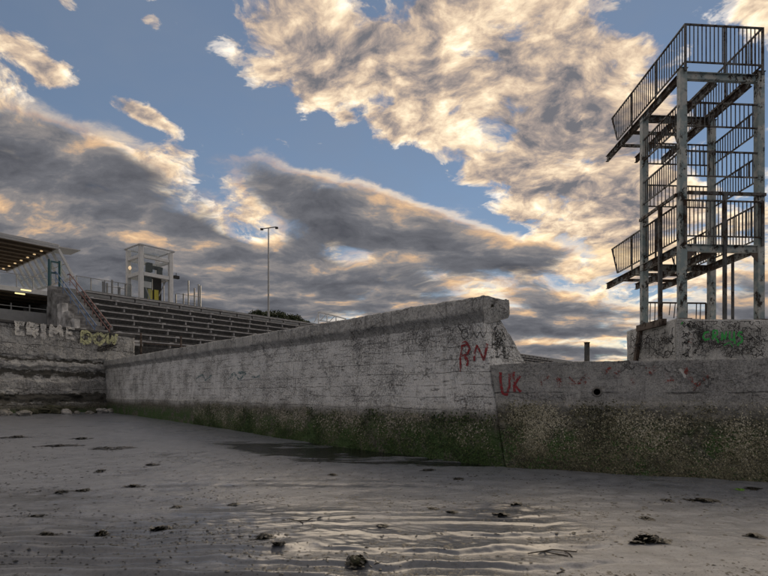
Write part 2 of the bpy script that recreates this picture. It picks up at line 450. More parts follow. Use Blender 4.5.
def paint(name, col, wear=.5, sc=14):
    def fn(t, b):
        p = t.new('ShaderNodeNewGeometry').outputs['Position']
        b.inputs['Roughness'].default_value = .8
        v = t.noise(p, sc, 7, .7); w = t.noise(p, sc*5, 3, .7)
        t.put(b.inputs['Base Color'], t.mix(w, tuple(x*.6 for x in col), tuple(min(1, x*1.15) for x in col)))
        t.put(b.inputs['Alpha'], t.mr(t.add(t.mul(v, .75), t.mul(w, .3)), wear-.05, wear+.08, .0, .92))
    m = material(name, fn); return m
M['p_red'] = paint('red spray paint', (.33, .03, .04), .475)
M['p_fade'] = paint('faded red spray paint', (.30, .06, .05), .55)
M['p_green'] = paint('green spray paint', (.05, .46, .10), .30)
M['p_white'] = paint('white emulsion lettering', (.62, .62, .61), .45, 6)
M['p_yel'] = paint('yellow green paint patch', (.55, .57, .33), .46, 6)
M['p_black'] = paint('black spray paint', (.015, .015, .016), .34)
M['p_teal'] = paint('faded teal paint', (.10, .24, .28), .52)

def _sand(t, b):
    p = t.new('ShaderNodeNewGeometry').outputs['Position']
    x, y, z = t.sep(p)
    a = t.new('ShaderNodeAttribute', attribute_name='wc').outputs['Vector']
    wet, _, _2 = t.sep(a)
    f = t.noise(p, 26, 8, .72); m = t.noise(p, 3.2, 6, .6); g = t.noise(p, 140, 3, .75); big = t.noise(p, .45, 5, .6)
    c = t.mix(t.mr(m, .35, .65), (.150, .163, .192), (.220, .238, .278))
    c = t.mix(t.mr(f, .50, .66, 0, .75), c, (.082, .086, .096))
    c = t.mix(t.mr(g, .58, .72, 0, .6), c, (.05, .047, .045))
    c = t.mix(t.mr(g, .40, .28, 0, .35), c, (.24, .23, .22))
    c = t.mix(t.mr(wet, 0, 1, 0, .60), c, (.070, .077, .090))
    t.put(b.inputs['Base Color'], c)
    r = t.add(t.mr(wet, 0, 1, .30, .12), t.mul(t.sub(f, .5), .16))
    r = t.add(r, t.mul(t.sub(big, .5), .22))
    t.put(b.inputs['Roughness'], t.math('MAXIMUM', r, .1))
    b.inputs['IOR'].default_value = 1.6
    # small drainage marks and grains
    q = t.vm('MULTIPLY', t.vm('ADD', p, t.vm('SCALE', t.vm('SUBTRACT', t.noise(p, 2.2, 3, out='Color'), (.5, .5, .5)), scale=.5)), (4.0, 11.0, 1))
    rip = t.noise(q, 1.0, 3, .5)
    h = t.add(t.mul(f, .45), t.add(t.mul(g, .2), t.mul(rip, .5)))
    bump(t, b, t.mul(h, t.mr(wet, 0, 1, 1.0, .35)), .012)
M['sand'] = material('damp grey sand', _sand)
def _water(t, b):
    p = t.new('ShaderNodeNewGeometry').outputs['Position']
    b.inputs['Base Color'].default_value = (.012, .013, .013, 1); b.inputs['Roughness'].default_value = .07
    b.inputs['IOR'].default_value = 1.33
    bump(t, b, t.noise(t.vm('MULTIPLY', p, (2, 9, 1)), 2.0, 5, .6), .03)
M['water'] = material('shallow dark water', _water)
def _weed(t, b):
    v = t.new('ShaderNodeAttribute', attribute_name='tone').outputs['Fac']
    t.put(b.inputs['Base Color'], t.ramp(v, [(0, (.006, .006, .005)), (.45, (.016, .016, .010)), (.66, (.06, .05, .03)), (1, (.30, .27, .20))]))
    b.inputs['Roughness'].default_value = .45
M['weed'] = material('bladder wrack', _weed)
def _growth(t, b):
    v = t.new('ShaderNodeAttribute', attribute_name='tone').outputs['Fac']
    t.put(b.inputs['Base Color'], t.ramp(v, [(0, (.022, .025, .014)), (.3, (.06, .06, .036)), (.55, (.155, .15, .095)), (.8, (.30, .285, .20)), (1, (.46, .44, .35))]))
    b.inputs['Roughness'].default_value = .8
M['growth'] = material('barnacles and weed', _growth)
def _moss(t, b):
    v = t.new('ShaderNodeAttribute', attribute_name='tone').outputs['Fac']
    t.put(b.inputs['Base Color'], t.ramp(v, [(0, (.016, .030, .008)), (.3, (.042, .085, .018)), (.5, (.09, .12, .045)), (.75, (.24, .23, .17)), (1, (.42, .40, .34))]))
    b.inputs['Roughness'].default_value = .8
M['moss'] = material('moss and weed', _moss)
M['rock'] = plain('grey shore rock', (.22, .215, .20), .85, 0, .5, 5, .02)
M['palerock'] = plain('pale shore rock', (.36, .355, .35), .85, 0, .35, 5, .02)
M['wrackrock'] = plain('weed covered rock', (.05, .052, .03), .7, 0, .6, 9, .03)
M['leaf'] = plain('dark evergreen leaf', (.045, .062, .028), .6, 0, .5, 2)
M['bark'] = plain('bark', (.06, .05, .04), .9)
M['twig'] = plain('wet twig', (.05, .042, .034), .7)
M['fresh'] = plain('green weed', (.12, .28, .03), .5)

# ------------------------------------------------------------------ ground plan
V2 = lambda x, y: Vector((x, y, 0))
S0 = V2(2.65, 11.2)                                  # where the two sea walls meet
CN = V2(-19.1, 35.0)                                 # far corner with the retaining wall
WD = (CN-S0).normalized(); WN = Vector((WD.y*-1, WD.x, 0))      # along / outward normal of the tall wall
if WN.y > 0: WN = -WN
RD = V2(4.4, -1.8).normalized(); RN = Vector((RD.y, -RD.x, 0))
if RN.y > 0: RN = -RN
LD = V2(-2.65, -6.0).normalized(); LN = Vector((-LD.y, LD.x, 0))
if LN.x < 0: LN = -LN
U = V2(.62, .785).normalized(); DN = V2(.785, -.62).normalized()  # along the terraces / down the terraces

def sand_z(x, y):
    x = np.asarray(x, float); y = np.asarray(y, float)
    p = np.stack([x, y, np.zeros_like(x)], -1).reshape(-1, 3)
    X, Y = p[:, 0], p[:, 1]
    rx, ry = X-S0.x, Y-S0.y
    s = rx*WD.x+ry*WD.y; d = rx*WN.x+ry*WN.y
    z = .30*sstep(14, 34, Y)*sstep(6, -8, X) + .22*sstep(-18, -22, X)*sstep(20, 30, Y)
    nz = fbm(p, .35, 3, .5, 3)
    z = z + .018*nz*sstep(2, 6, Y) + .007*fbm(p, 2.6, 3, .55, 9) + .0035*fbm(p*np.array([.7, 1.3, 1]), 9.0, 3, .6, 12)*sstep(26, 8, Y)
    dmax = np.clip(.55+.75*s, -2, 3.4)+.7*nz; dmin = np.clip((s-7.0)*.6, -1.5, 5)+.9*nz
    m = sstep(0, 1.6, dmax-d)*sstep(0, 1.8, d-dmin)*sstep(-1.2, .2, d)
    z = z - .062*m + .034*m*fbm(p*np.array([.45, 3.8, 1]), 1.0, 4, .65, 71)*1.3
    # ripples close to the camera
    px = X/np.maximum(Y, .1)
    wy = Y + .30*fbm(p*np.array([.6, 1, 1]), .5, 2, .5, 21) + .07*fbm(p, 2.4, 2, .5, 23) - .10*px*px - .05*px
    t_ = (wy/.40) % 1.0
    rp = np.where(t_ < .24, sstep(0, .24, t_), 1-((t_-.24)/.76)**1.25)-.45
    am = sstep(7.6, 5.6, Y+.5*nz)*sstep(.72, .16, px+.12*nz)*(.42+.58*sstep(-.35, .45, fbm(p*np.array([.7, 1.5, 1]), .8, 3, .5, 31)))
    z = z + (.038+.016*sstep(6.2, 4.6, Y))*(1+.55*sstep(.05, -.45, px))*am*rp
    wy2 = X*.55+Y*.85 + .08*fbm(p, 1.6, 2, .5, 41)
    z = z + .0016*np.sin(wy2*2*np.pi/.13)*sstep(7.5, 5.4, Y)*sstep(.5, .95, fbm(p, .7, 2, .5, 43)+.55)
    # faint longer swells further up the beach
    z = z + .006*np.sin((Y+.5*nz)*2*np.pi/.62)*sstep(5.2, 7, Y)*sstep(12, 8, Y)
    return z.reshape(x.shape)
def axis(fine0, fine1, step, grow, lo, hi):
    a = list(np.arange(fine0, fine1+1e-6, step)); st = step; v = a[-1]
    while v < hi: st *= grow; v += st; a.append(v)
    st = step; v = a[0]
    while v > lo: st *= grow; v -= st; a.insert(0, v)
    return np.array(a)
gx = axis(-7.0, 7.0, .035, 1.035, -2600, 2600)
gy = axis(4.1, 7.4, .018, 1.022, -400, 4200)
GX, GY = np.meshgrid(gx, gy, indexing='ij')
GZ = sand_z(GX, GY)
pp = np.stack([GX, GY, GX*0], -1).reshape(-1, 3)
wetm = (sstep(8.6, 6.0, pp[:, 1]+1.2*fbm(pp, .6, 3, .5, 51))*sstep(.40, .16, pp[:, 0]/np.maximum(pp[:, 1], 1)+.16*fbm(pp, .5, 3, .5, 53)))
rx, ry = pp[:, 0]-S0.x, pp[:, 1]-S0.y
wetm = np.maximum(wetm, sstep(-.005, -.035, GZ.reshape(-1))*sstep(8, 9, pp[:, 1]))
me = np_mesh('sand', [(np.stack([GX, GY, GZ], -1), np.stack([wetm.reshape(GX.shape), GX*0, GX*0], -1))], weld=False)
sand = tag(link('sand', me, M['sand']), kind='structure')
def ground(x, y): return float(sand_z(np.array([x]), np.array([y]))[0])

# water lying along the foot of the tall wall
ps, pd = np.linspace(-1.5, 13, 60), np.linspace(-.6, 5.6, 40)
PS, PD = np.meshgrid(ps, pd, indexing='ij')
pw = np.stack([S0.x+WD.x*PS+WN.x*PD, S0.y+WD.y*PS+WN.y*PD, PS*0-.036], -1)
puddle = tag(link('puddle', np_mesh('puddle', [(pw, pw*0)], weld=False), M['water']), kind='structure')

# ------------------------------------------------------------------ sea walls
def arr(v): return np.array([v.x, v.y, v.z])
def sheet(us, vs, fn):
    A, B = np.meshgrid(us, vs, indexing='ij'); return fn(A, B)
WA_TOP = 3.42
def wa_T(z): return .62+.88*np.clip(WA_TOP-z, 0, None)**.95
def wa_pt(s, t, z):
    """tall wall: s along, t 0 front..1 back, z height"""
    e = .70*np.clip(z, 0, 3.4)/3.3*np.clip(1-s/2.5, 0, 1)
    off = -(.035*z) - t*wa_T(z)
    ledge = .03*sstep(1.32, 1.22, z)*(t < .001)
    p = arr(S0)[None, None]+(s+e)[..., None]*arr(WD)+(off+ledge)[..., None]*arr(WN)
    p[..., 2] = z; return p
ss = [0.0]; st = .03
while ss[-1] < 34: ss.append(ss[-1]+st); st *= 1.009
ss = np.array(ss); zz = np.linspace(-.4, WA_TOP, 120); tt = np.linspace(0, 1, 40)
parts = []
def add_sheet(A, B, S, T, Z, fn): parts.append((fn(S, T, Z), np.stack([S, T, Z], -1)))
S, Z = np.meshgrid(ss, zz, indexing='ij')
add_sheet(0, 0, S, S*0, Z, wa_pt); add_sheet(0, 0, S, S*0+1, Z, wa_pt)
T, Z = np.meshgrid(tt, zz, indexing='ij'); parts.append((wa_pt(T*0, T, Z), np.stack([T*1.3, T*0, Z], -1)))
S, T = np.meshgrid(ss, tt[::4], indexing='ij'); parts.append((wa_pt(S, T, S*0+WA_TOP), np.stack([S, T, S*0+WA_TOP], -1)))
def disp_a(V, A): return rough_disp(V, 1.0, 5)
tall = thing('sea_wall', S0, 'tall whitewashed concrete sea wall with overhanging coping running away to the left', 'wall')
link('wall', np_mesh('wall', [(p-arr(S0), w) for p, w in parts], lambda V, A: rough_disp(V+arr(S0), 1.0, 5)-arr(S0)), M['wall_a'], tall)
# coping cast in lengths
prof = [(-.02, 3.16), (.0, 3.22), (.05, 3.33), (.16, 3.44), (.17, 3.50), (.175, 3.79), (.15, 3.815)]
cuts = [-.16, 3.6, 7.4, 11.3, 15.4, 19.6, 24.0, 28.5, 33.5]
def coping_piece(s0, s1, first):
    n_ = max(16, int((s1-s0)/(.04 if s0 < 10 else .09)))
    sv = np.linspace(s0+.009, s1-.009, n_)
    zmid = [p[1] for p in prof]
    pr = []
    for (o, z), (o2, z2) in zip(prof[:-1], prof[1:]):
        k = max(2, int(abs(z2-z)/.035))
        for q in range(k): pr.append((o+(o2-o)*q/k, z+(z2-z)*q/k))
    pr.append(prof[-1])
    tb = -(wa_T(WA_TOP)+.13)
    top = [(.15+(tb-.27)*q/14, 3.815+.01*math.sin(q/14*3.14)) for q in range(1, 15)]
    back = [(tb-.14+.02*q/6, 3.8-.42*q/6) for q in range(1, 7)]
    loop = pr+top+back
    O = np.array([q[0] for q in loop]); ZZ = np.array([q[1] for q in loop])
    Sg, Og = np.meshgrid(sv, O, indexing='ij'); Zg = np.tile(ZZ, (len(sv), 1))
    e = .70*np.clip(Zg, 0, 3.4)/3.3*np.clip(1-np.clip(Sg, 0, None)/2.5, 0, 1)
    if first: e = e+np.clip(.22-(Sg-s0), 0, .22)*np.clip((3.46-Zg)/.3, 0, 1)*.8   # end corbel
    P_ = arr(S0)[None, None]+(Sg+e)[..., None]*arr(WD)+(Og-.035*Zg)[..., None]*arr(WN); P_[..., 2] = Zg
    out = [(P_, np.stack([Sg, Og, Zg], -1))]
    for i in (0, -1):      # end caps: sweep towards the middle line
        c = P_[i].mean(0); k = np.linspace(0, 1, 10)[:, None, None]
        cap = P_[i][None]*(1-k)+c*k
        w = np.stack([Sg[i]*0+Og[i], Sg[i], Zg[i]], -1)[None]*(1-k)+np.array([-.3, Sg[i][0], 3.5])*k
        cap = np.concatenate([cap, cap[:, :1]], 1); w = np.concatenate([w, w[:, :1]], 1)
        out.append((cap, w))
    return out
def chip(V, A):
    V = rough_disp(V, 1.0, 5)
    return V + (fbm(V, 7, 3, .6, 77)*.010)[:, None]*np.array([-.7, -.6, -.3]) - np.array([0, 0, 1.0])*(np.clip(fbm(V, 2.2, 3, .6, 79)-.55, 0, 1)*.05)[:, None]*(V[:, 2] > 3.7)[:, None]
for i, (a, b_) in enumerate(zip(cuts[:-1], cuts[1:])):
    link('coping_stone', np_mesh('coping_stone', [(p-arr(S0), w) for p, w in coping_piece(a, b_, i == 0)],
         lambda V, A: chip(V+arr(S0), A)-arr(S0)), M['coping'], tall)

# low wall on the right
WB_TOP = 2.24
def wb_pt(s, t, z):
    e = -.155*np.clip(z, 0, 3)*np.clip(1-s/3, 0, 1)
    off = .02*(2.24-z)+.05*sstep(1.46, 1.34, z)+.05*sstep(1.0, .1, z) - t*.95
    p = arr(S0)[None, None]+(s+e+.03)[..., None]*arr(RD)+off[..., None]*arr(RN); p[..., 2] = z; return p
sb = np.concatenate([np.arange(0, 6.2, .028), np.linspace(6.25, 22, 120)]); zb = np.linspace(-.4, WB_TOP, 96)
S, Z = np.meshgrid(sb, zb, indexing='ij')
parts = [(wb_pt(S, S*0, Z), np.stack([S, S*0, Z], -1)), (wb_pt(S, S*0+1, Z), np.stack([S, S*0+1, Z], -1))]
S, T = np.meshgrid(sb, np.linspace(0, 1, 24), indexing='ij'); parts.append((wb_pt(S, T, S*0+WB_TOP), np.stack([S, T, S*0+WB_TOP], -1)))
for send in (0, 22.0):
    T, Z = np.meshgrid(np.linspace(0, 1, 24), zb, indexing='ij'); parts.append((wb_pt(T*0+send, T, Z), np.stack([T, T*0, Z], -1)))
low = thing('sea_wall', S0+RD*.03, 'low grey concrete sea wall on the right, lower half crusted with barnacles', 'wall')
lo_o = arr(WLOC[low])
def disp_b(V, A):
    V = V+lo_o
    r = rough_disp(V, 1.0, 15, .8, 1.0, 1.0)
    zf = sstep(1.42, 1.2, V[:, 2])
    r += (zf*(.016*fbm(V, 9, 3, .6, 63)+.014*fbm(V, 24, 2, .6, 65)))[:, None]*arr(RN)
    return r-lo_o
me = np_mesh('wall', [(p-lo_o, w) for p, w in parts], disp_b)
HS = 1.855; hole_c = arr(S0+RD*HS)+np.array([0, 0, 1.62])
bm = bmesh.new(); bm.from_mesh(me)
hv = Vector(hole_c-lo_o)
kill = [f for f in bm.faces if (lambda c: (c-RN*c.dot(RN)).length < .078 and abs(c.dot(RN)) < .2)(f.calc_center_median()-hv)]
bmesh.ops.delete(bm, geom=kill, context='FACES'); bm.to_mesh(me); bm.free()
link('wall', me, M['wall_b'], low)
m = MB(); seg = 24
def ring(r, off): return [Vector(hole_c)+RN*off+(RD*math.cos(2*math.pi*k/seg)+Vector((0, 0, 1))*math.sin(2*math.pi*k/seg))*r for k in range(seg)]
rings = [ring(.105, .0), ring(.098, .026), ring(.066, .030), ring(.062, -.5)]
b0 = 0
for rg in rings: m.v += rg
for i in range(3):
    for k in range(seg): m.f.append([i*seg+k, i*seg+(k+1) % seg, (i+1)*seg+(k+1) % seg, (i+1)*seg+k])
m.f.append([3*seg+k for k in range(seg)])
M['hole'] = plain('damp drain mouth', (.16, .157, .15), .9)
m.build('drain_pipe', M['hole'], low, smooth=True)

# barnacle and weed growth: real little blades and shells standing off the wall
def growth(parent, ptf, nrm, n_, s0, s1, ztop, seed, tone_lo, tone_hi, size, zlow=-.02, disp=None, mat='growth'):
    rg = np.random.default_rng(seed)
    s = s0+(s1-s0)*rg.random(n_*3)**1.0; z = zlow+(ztop-zlow)*rg.random(n_*3)
    base = ptf(s[None], s[None]*0, z[None])[0]
    dens = fbm(np.stack([s, z*0, z], -1), 1.6, 3, .6, seed)*.5+.5
    keep = rg.random(n_*3) < np.clip(dens*1.3-.15+.35*(1-z/ztop), 0.05, 1)*np.clip((ztop-z)/.25+.15, 0, 1)
    s, z, base = s[keep][:n_], z[keep][:n_], base[keep][:n_]
    base = disp(base)
    n_ = len(s); N3 = arr(nrm); TG = np.cross([0, 0, 1.0], N3)
    big = fbm(np.stack([s, z*0, z], -1), 1.1, 4, .6, seed+5)
    tone = np.clip(tone_lo+(tone_hi-tone_lo)*(.5+.42*big+.34*rg.normal(size=n_))*(.40+.75*sstep(.0, .8*ztop, z)), 0, 1)
    sz = size*(.45+rg.random(n_)**2*1.3); ang = rg.normal(size=n_)*.9
    dirv = -np.cos(ang)[:, None]*np.array([0, 0, 1.0])+np.sin(ang)[:, None]*TG
    sidev = np.cross(dirv, N3)
    out = (.25+rg.random(n_)*.55)[:, None]
    a = base-sidev*sz[:, None]*.30-N3*.004; b = base+sidev*sz[:, None]*.30-N3*.004
    c = base+dirv*sz[:, None]*.55+N3*out*sz[:, None]*.55+sidev*sz[:, None]*.24
    d = base+dirv*sz[:, None]*.55+N3*out*sz[:, None]*.55-sidev*sz[:, None]*.24
    e = base+dirv*sz[:, None]*(1.0+.3*rg.random(n_))[:, None]+N3*sz[:, None]*.10
    Vv = np.stack([a, b, c, d, e], 1).reshape(-1, 3); i0 = np.arange(n_)*5
    Fc = np.concatenate([np.stack([i0, i0+1, i0+2], -1), np.stack([i0, i0+2, i0+3], -1), np.stack([i0+3, i0+2, i0+4], -1)])
    me = tris_mesh('wall_growth', Vv-np.array(WLOC[parent]), Fc, np.repeat(tone, 5))
    return tag(link('wall_growth', me, M[mat], parent), kind='stuff')
growth(low, wb_pt, RN, 64000, .02, 7.5, 1.46, 4, .20, 1.0, .027, disp=lambda b: disp_b(b-lo_o, None)+lo_o)
growth(tall, wa_pt, WN, 36000, .05, 17, 1.15, 8, .03, .95, .036, mat='moss', disp=lambda b: rough_disp(b, 1.0, 5))

# retaining wall at the far left
WC_TOP = 5.62
def wc_pt(s, t, z):
    p0 = np.stack([s.ravel(), z.ravel()*2.2, t.ravel()*0], -1)
    wob = fbm(p0, .8, 4, .6, 91).reshape(s.shape)
    zj = z+.16*wob
    er = -.12*sstep(3.42, 3.52, zj)*sstep(3.92, 3.70, zj) - .17*sstep(2.42, 2.60, zj)*sstep(3.26, 3.10, zj)*(.55+.5*sstep(-.5, .4, wob))
    er = er + .16*sstep(2.5, 2.4, zj)+.35*sstep(1.7, .9, z+.5*wob)
    off = np.where(t < .5, er, -1.2-.0*z)
    p = arr(CN)[None, None]+s[..., None]*arr(LD)+off[..., None]*arr(LN); p[..., 2] = z; return p
sc_ = np.linspace(-2.4, 21, 330); zc_ = np.linspace(-.3, WC_TOP, 150)
S, Z = np.meshgrid(sc_, zc_, indexing='ij'); parts = [(wc_pt(S, S*0, Z), np.stack([S, S*0, Z], -1)), (wc_pt(S, S*0+1, Z), np.stack([S, S*0+1, Z], -1))]
S, T = np.meshgrid(sc_, np.array([0., 1.]), indexing='ij'); parts.append((wc_pt(S, T, S*0+WC_TOP), np.stack([S, T, S*0+WC_TOP], -1)))
for send in (-2.4, 21.0):
    T, Z = np.meshgrid(np.array([0., 1.]), zc_, indexing='ij'); parts.append((wc_pt(T*0+send, T, Z), np.stack([T, T*0, Z], -1)))
reta = thing('retaining_wall', CN, 'eroded grey retaining wall below the station at far left, with painted lettering', 'wall')
link('wall', np_mesh('wall', [(p-arr(CN), w) for p, w in parts], lambda V, A: rough_disp(V+arr(CN), 1.6, 35, 1, 1.4, 1.6)-arr(CN)), M['wall_c'], reta)
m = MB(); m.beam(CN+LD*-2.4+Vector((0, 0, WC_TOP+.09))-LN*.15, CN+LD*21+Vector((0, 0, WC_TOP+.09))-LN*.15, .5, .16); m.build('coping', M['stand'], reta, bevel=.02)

# ------------------------------------------------------------------ paint on walls
def hit(px, py, pt, nr):
    o = Vector((0, 0, EYE)); d = Vector(((px-384)/F, 1, (HZ-py)/F))
    return o+d*((Vector(pt)-o).dot(nr)/d.dot(nr))
def strokes(name, parent, lines, width, mat, pt, nr, dispf=None, off=.012, jitter=0.0, label=None, seed=1):
    """lines of photo-pixel points carried onto the wall plane as a thin skin of paint"""
    rg = random.Random(seed); V, Fc = [], []
    nr = Vector(nr).normalized()
    for ln in lines:
        pts = [hit(x, y, pt, nr) for x, y in ln]
        den = []
        for a, b in zip(pts[:-1], pts[1:]):
            k = max(2, int((b-a).length/.025)); den += [a.lerp(b, i/k) for i in range(k)]
        den.append(pts[-1])
        w0 = width*(.8+.4*rg.random())
        b0 = len(V)
        for i, p in enumerate(den):
            t = (den[min(i+1, len(den)-1)]-den[max(i-1, 0)]).normalized(); sd_ = t.cross(nr)
            w = w0*(.85+.3*rg.random())
            for q in (-1, 0, 1): V.append(p+sd_*w*.5*q+nr*off)
        for i in range(len(den)-1):
            for q in (0, 1): Fc.append([b0+i*3+q, b0+i*3+q+1, b0+i*3+4+q, b0+i*3+3+q])
    A = np.array([tuple(v) for v in V])
    if dispf is not None: A = dispf(A)
    me = tris_mesh(name, A-np.array(WLOC[parent]), Fc)
    return link(name, me, mat, parent, label=label)
pa = hit(480, 355, S0+WN*-.09, WN); na = (WN+Vector((0, 0, .035))).normalized()
pA = S0+Vector((0, 0, 0)); dA = lambda A: rough_disp(A, 1.0, 5)
strokes('graffiti', tall, [[(461, 369), (460.5, 358), (462, 346)], [(461, 347), (467, 345), (470, 349), (467, 355), (462, 357)], [(465, 357), (468, 362), (467, 367)]], .068, M['p_red'], pA, na, dA, label='red painted letter R')
strokes('graffiti', tall, [[(474, 361), (475, 352), (477, 345)], [(477, 346), (481, 352), (484, 360)], [(484, 360), (486, 352), (488, 343)]], .068, M['p_red'], pA, na, dA, label='red painted letter N')
strokes('graffiti', tall, [[(461, 369), (460, 372)], [(462, 343), (465, 342), (469, 345)]], .035, M['p_red'], pA, na, dA)
strokes('graffiti', tall, [[(463, 330), (461, 336), (464, 340), (468, 336), (466, 330), (462, 331)], [(470, 339), (474, 333), (477, 338), (480, 331), (483, 337), (487, 330)], [(458, 326), (462, 333)]], .018, M['p_black'], pA, na, dA, label='thin black scribble')
strokes('graffiti', tall, [[(196, 378), (203, 374), (206, 380), (212, 375)], [(228, 379), (234, 373), (240, 380), (246, 374), (238, 372)], [(252, 378), (260, 376)]], .10, M['p_teal'], pA, na, dA, label='faded teal paint marks')
# scribble on the sloping end of the tall wall
pe = arr(S0)+arr(WD)*.28; pE = Vector((S0.x+WD.x*.339, S0.y+WD.y*.339, 1.6)); nE = (-WD+Vector((0, 0, .212))).normalized()
rg = random.Random(5); lines = []
clampE = lambda x, y: (min(max(x, 492), 496.5+.46*max(0, y-320)), min(max(y, 326), 358))
for k in range(20):
    f = rg.random(); x = 492+18*f*rg.random()+2; y = 326+30*f+rg.uniform(-4, 4); ln = [clampE(x, y)]
    for q in range(rg.randint(3, 6)): x += rg.uniform(-3.2, 3.6); y += rg.uniform(-5, 5); ln.append(clampE(x, y))
    lines.append(ln)
strokes('graffiti', tall, lines, .02, M['p_black'], pE, nE, dA, off=.02, label='tangled black scribble on the wall end')
nb = (RN+Vector((0, 0, .02))).normalized(); pB = S0+RN*.0448; dB = lambda A: disp_b(A-lo_o, None)+lo_o
strokes('graffiti', low, [[(501, 372), (501.5, 384), (503.5, 394), (507.5, 395), (510, 386), (511, 373)]], .068, M['p_red'], pB, nb, dB, label='red painted letter U')
strokes('graffiti', low, [[(514.5, 372), (515, 393)], [(521, 376), (515.5, 384), (521, 392)]], .068, M['p_red'], pB, nb, dB, label='red painted letter K')
rg = random.Random(8); lines = []
for cx, cy in [(545, 380), (562, 381), (572, 383), (580, 380), (588, 379), (606, 371), (617, 374), (635, 383), (650, 372), (668, 378), (686, 372), (690, 381), (697, 384), (705, 375)]:
    for q in range(2): lines.append([(cx+rg.uniform(-5, 5), cy+rg.uniform(-6, 6)), (cx+rg.uniform(-4, 4), cy+rg.uniform(-4, 4)), (cx+rg.uniform(-5, 5), cy+rg.uniform(-6, 6))])
strokes('graffiti', low, lines, .05, M['p_fade'], pB, nb, dB, label='faded red paint traces')
strokes('graffiti', low, [[(679, 369), (683, 373), (685, 378)]], .05, M['p_white'], pB, nb, dB)
# lettering on the retaining wall
pC = CN+LN*.10; dC = lambda A: rough_disp(A, 1.6, 35, 1, 1.4, 1.6)
def shear(x, y): return (x, y+(x-15)*.135)
def word(lns): return [[shear(x, y) for x, y in l] for l in lns]
lt = {'C': [[(24, 322.5), (16.5, 322.5), (16.5, 332.5), (24, 332.5)]], 'R': [[(28, 333), (28, 322), (36, 322), (36, 327), (29, 327.5)], [(31, 328), (37, 333)]],
      'I': [[(43, 322), (43, 333)], [(40, 322), (46, 322)], [(40, 333), (46, 333)]], 'M': [[(50, 332), (50.5, 321), (55, 327), (59, 320), (61, 331)]],
      'E': [[(74, 321), (66, 321), (66, 331), (74, 331)], [(66, 326), (72, 326)]]}
for ch, l in lt.items():
    strokes('painted_letter', reta, word(l), (.30 if ch != 'E' else .18), M['p_white'], pC, LN, dC, off=.05, label='faded white painted letter '+ch)
yl = {'D': [[(82, 342.5), (82, 332), (87, 332.5), (91, 336.5), (88, 342), (82.5, 342.8)]], 'O': [[(98, 333), (94, 336), (94.5, 341.5), (98.5, 343.5), (103, 340.5), (103, 336), (98.5, 333)]],
      'W': [[(106, 333.5), (107.5, 343), (111, 337.5), (113.5, 343.5), (116, 334)]]}
for ch, l in yl.items():
    strokes('painted_letter', reta, l, .30, M['p_yel'], pC, LN, dC, off=.05, label='yellow green painted letter '+ch)
rg = random.Random(9)
strokes('graffiti', reta, [[(80+i*4.0+rg.uniform(-3, 3), 332+rg.uniform(0, 13)) for q in range(3)] for i in range(9)]+[[(97+rg.uniform(-2, 20), 343+rg.uniform(0, 8)) for q in range(5)] for i in range(7)], .05, M['p_black'], pC, LN, dC, off=.06, label='black scrawl around the yellow letters')

# ------------------------------------------------------------------ diving tower
TH = R(4.0)
TA = Vector((math.cos(TH), math.sin(TH), 0)); TB = Vector((.03, 1, 0)).normalized(); UPZ = Vector((0, 0, 1))
T0 = V2((682-384)/F*15.2, 15.2); TW, TD = 2.42, 2.35; PT = 3.77
def tp(a, b, z): return T0+TA*a+TB*b+UPZ*z
tow = thing('diving_tower', tp(0, 0, PT), 'derelict steel diving tower with two railed platforms, flaking paint and rust', 'diving tower')
corners = [(0, 0), (TW, 0), (0, TD), (TW, TD)]
for i, (a, b) in enumerate(corners):
    ztop = 11.19 if b == 0 else 11.0
    m = MB(); m.frame(tp(a, b, (PT+ztop)/2), TA*.108, TB*.108, UPZ*(ztop-PT)/2)
    post = m.build('post', M['post'], tow, bevel=.012)
    m = MB(); m.frame(tp(a, b, PT+.015), TA*.2, TB*.2, UPZ*.014); m.build('base_plate', M['rust'], post)
    m = MB(); m.frame(tp(a, b, ztop+.008), TA*.125, TB*.125, UPZ*.008); m.build('cap_plate', M['girder'], post)
bal_mesh = {}
def baluster(parent, p, h, tilt=None):
    key = round(h, 3)
    if key not in bal_mesh:
        q = MB(); q.tube([(0, 0, 0), (0, 0, h)], .0165, 5); bal_mesh[key] = q.mesh('baluster')
    o = link('baluster', bal_mesh[key], M['rail'], parent, p)
    if tilt: o.rotation_euler = tilt
    return o
def railing(p, q, z0, z1, spacing, stan=None, drop=0.0, slant=0.0, name='railing', skip=()):
    """rails from ground points p to q, rails at z0 and z1, balusters between"""
    d = (q-p); L = d.length; d = d/L
    m = MB(); up = UPZ
    m.beam(p+up*z1-d*.02, q+up*z1+d*.02, .05, .04); m.beam(p+up*z0, q-d*slant+up*z0, .045, .035)
    if stan:
        k = max(1, round(L/stan))
        for i in range(k+1):
            c = p+d*min(L*i/k, L-(slant if i == k else 0)*0)
            if i == k and slant: m.beam(c+up*z1, c-d*slant+up*z0, .05, .03)
            else: m.beam(c+up*(z1+.0), c+up*(z0-drop), .045, .045)
    r = m.build(name, M['rail'], tow, p+up*z0)
    k = max(2, round(L/spacing))
    for i in range(1, k):
        c = p+d*(L*i/k)
        if i in skip: continue
        if slant and L*i/k > L-slant-.02:
            fr = (L-L*i/k)/slant; baluster(r, c+up*(z0+(z1-z0)*(1-fr)), (z1-z0)*fr); continue
        baluster(r, c+up*z0, z1-z0)
    return r
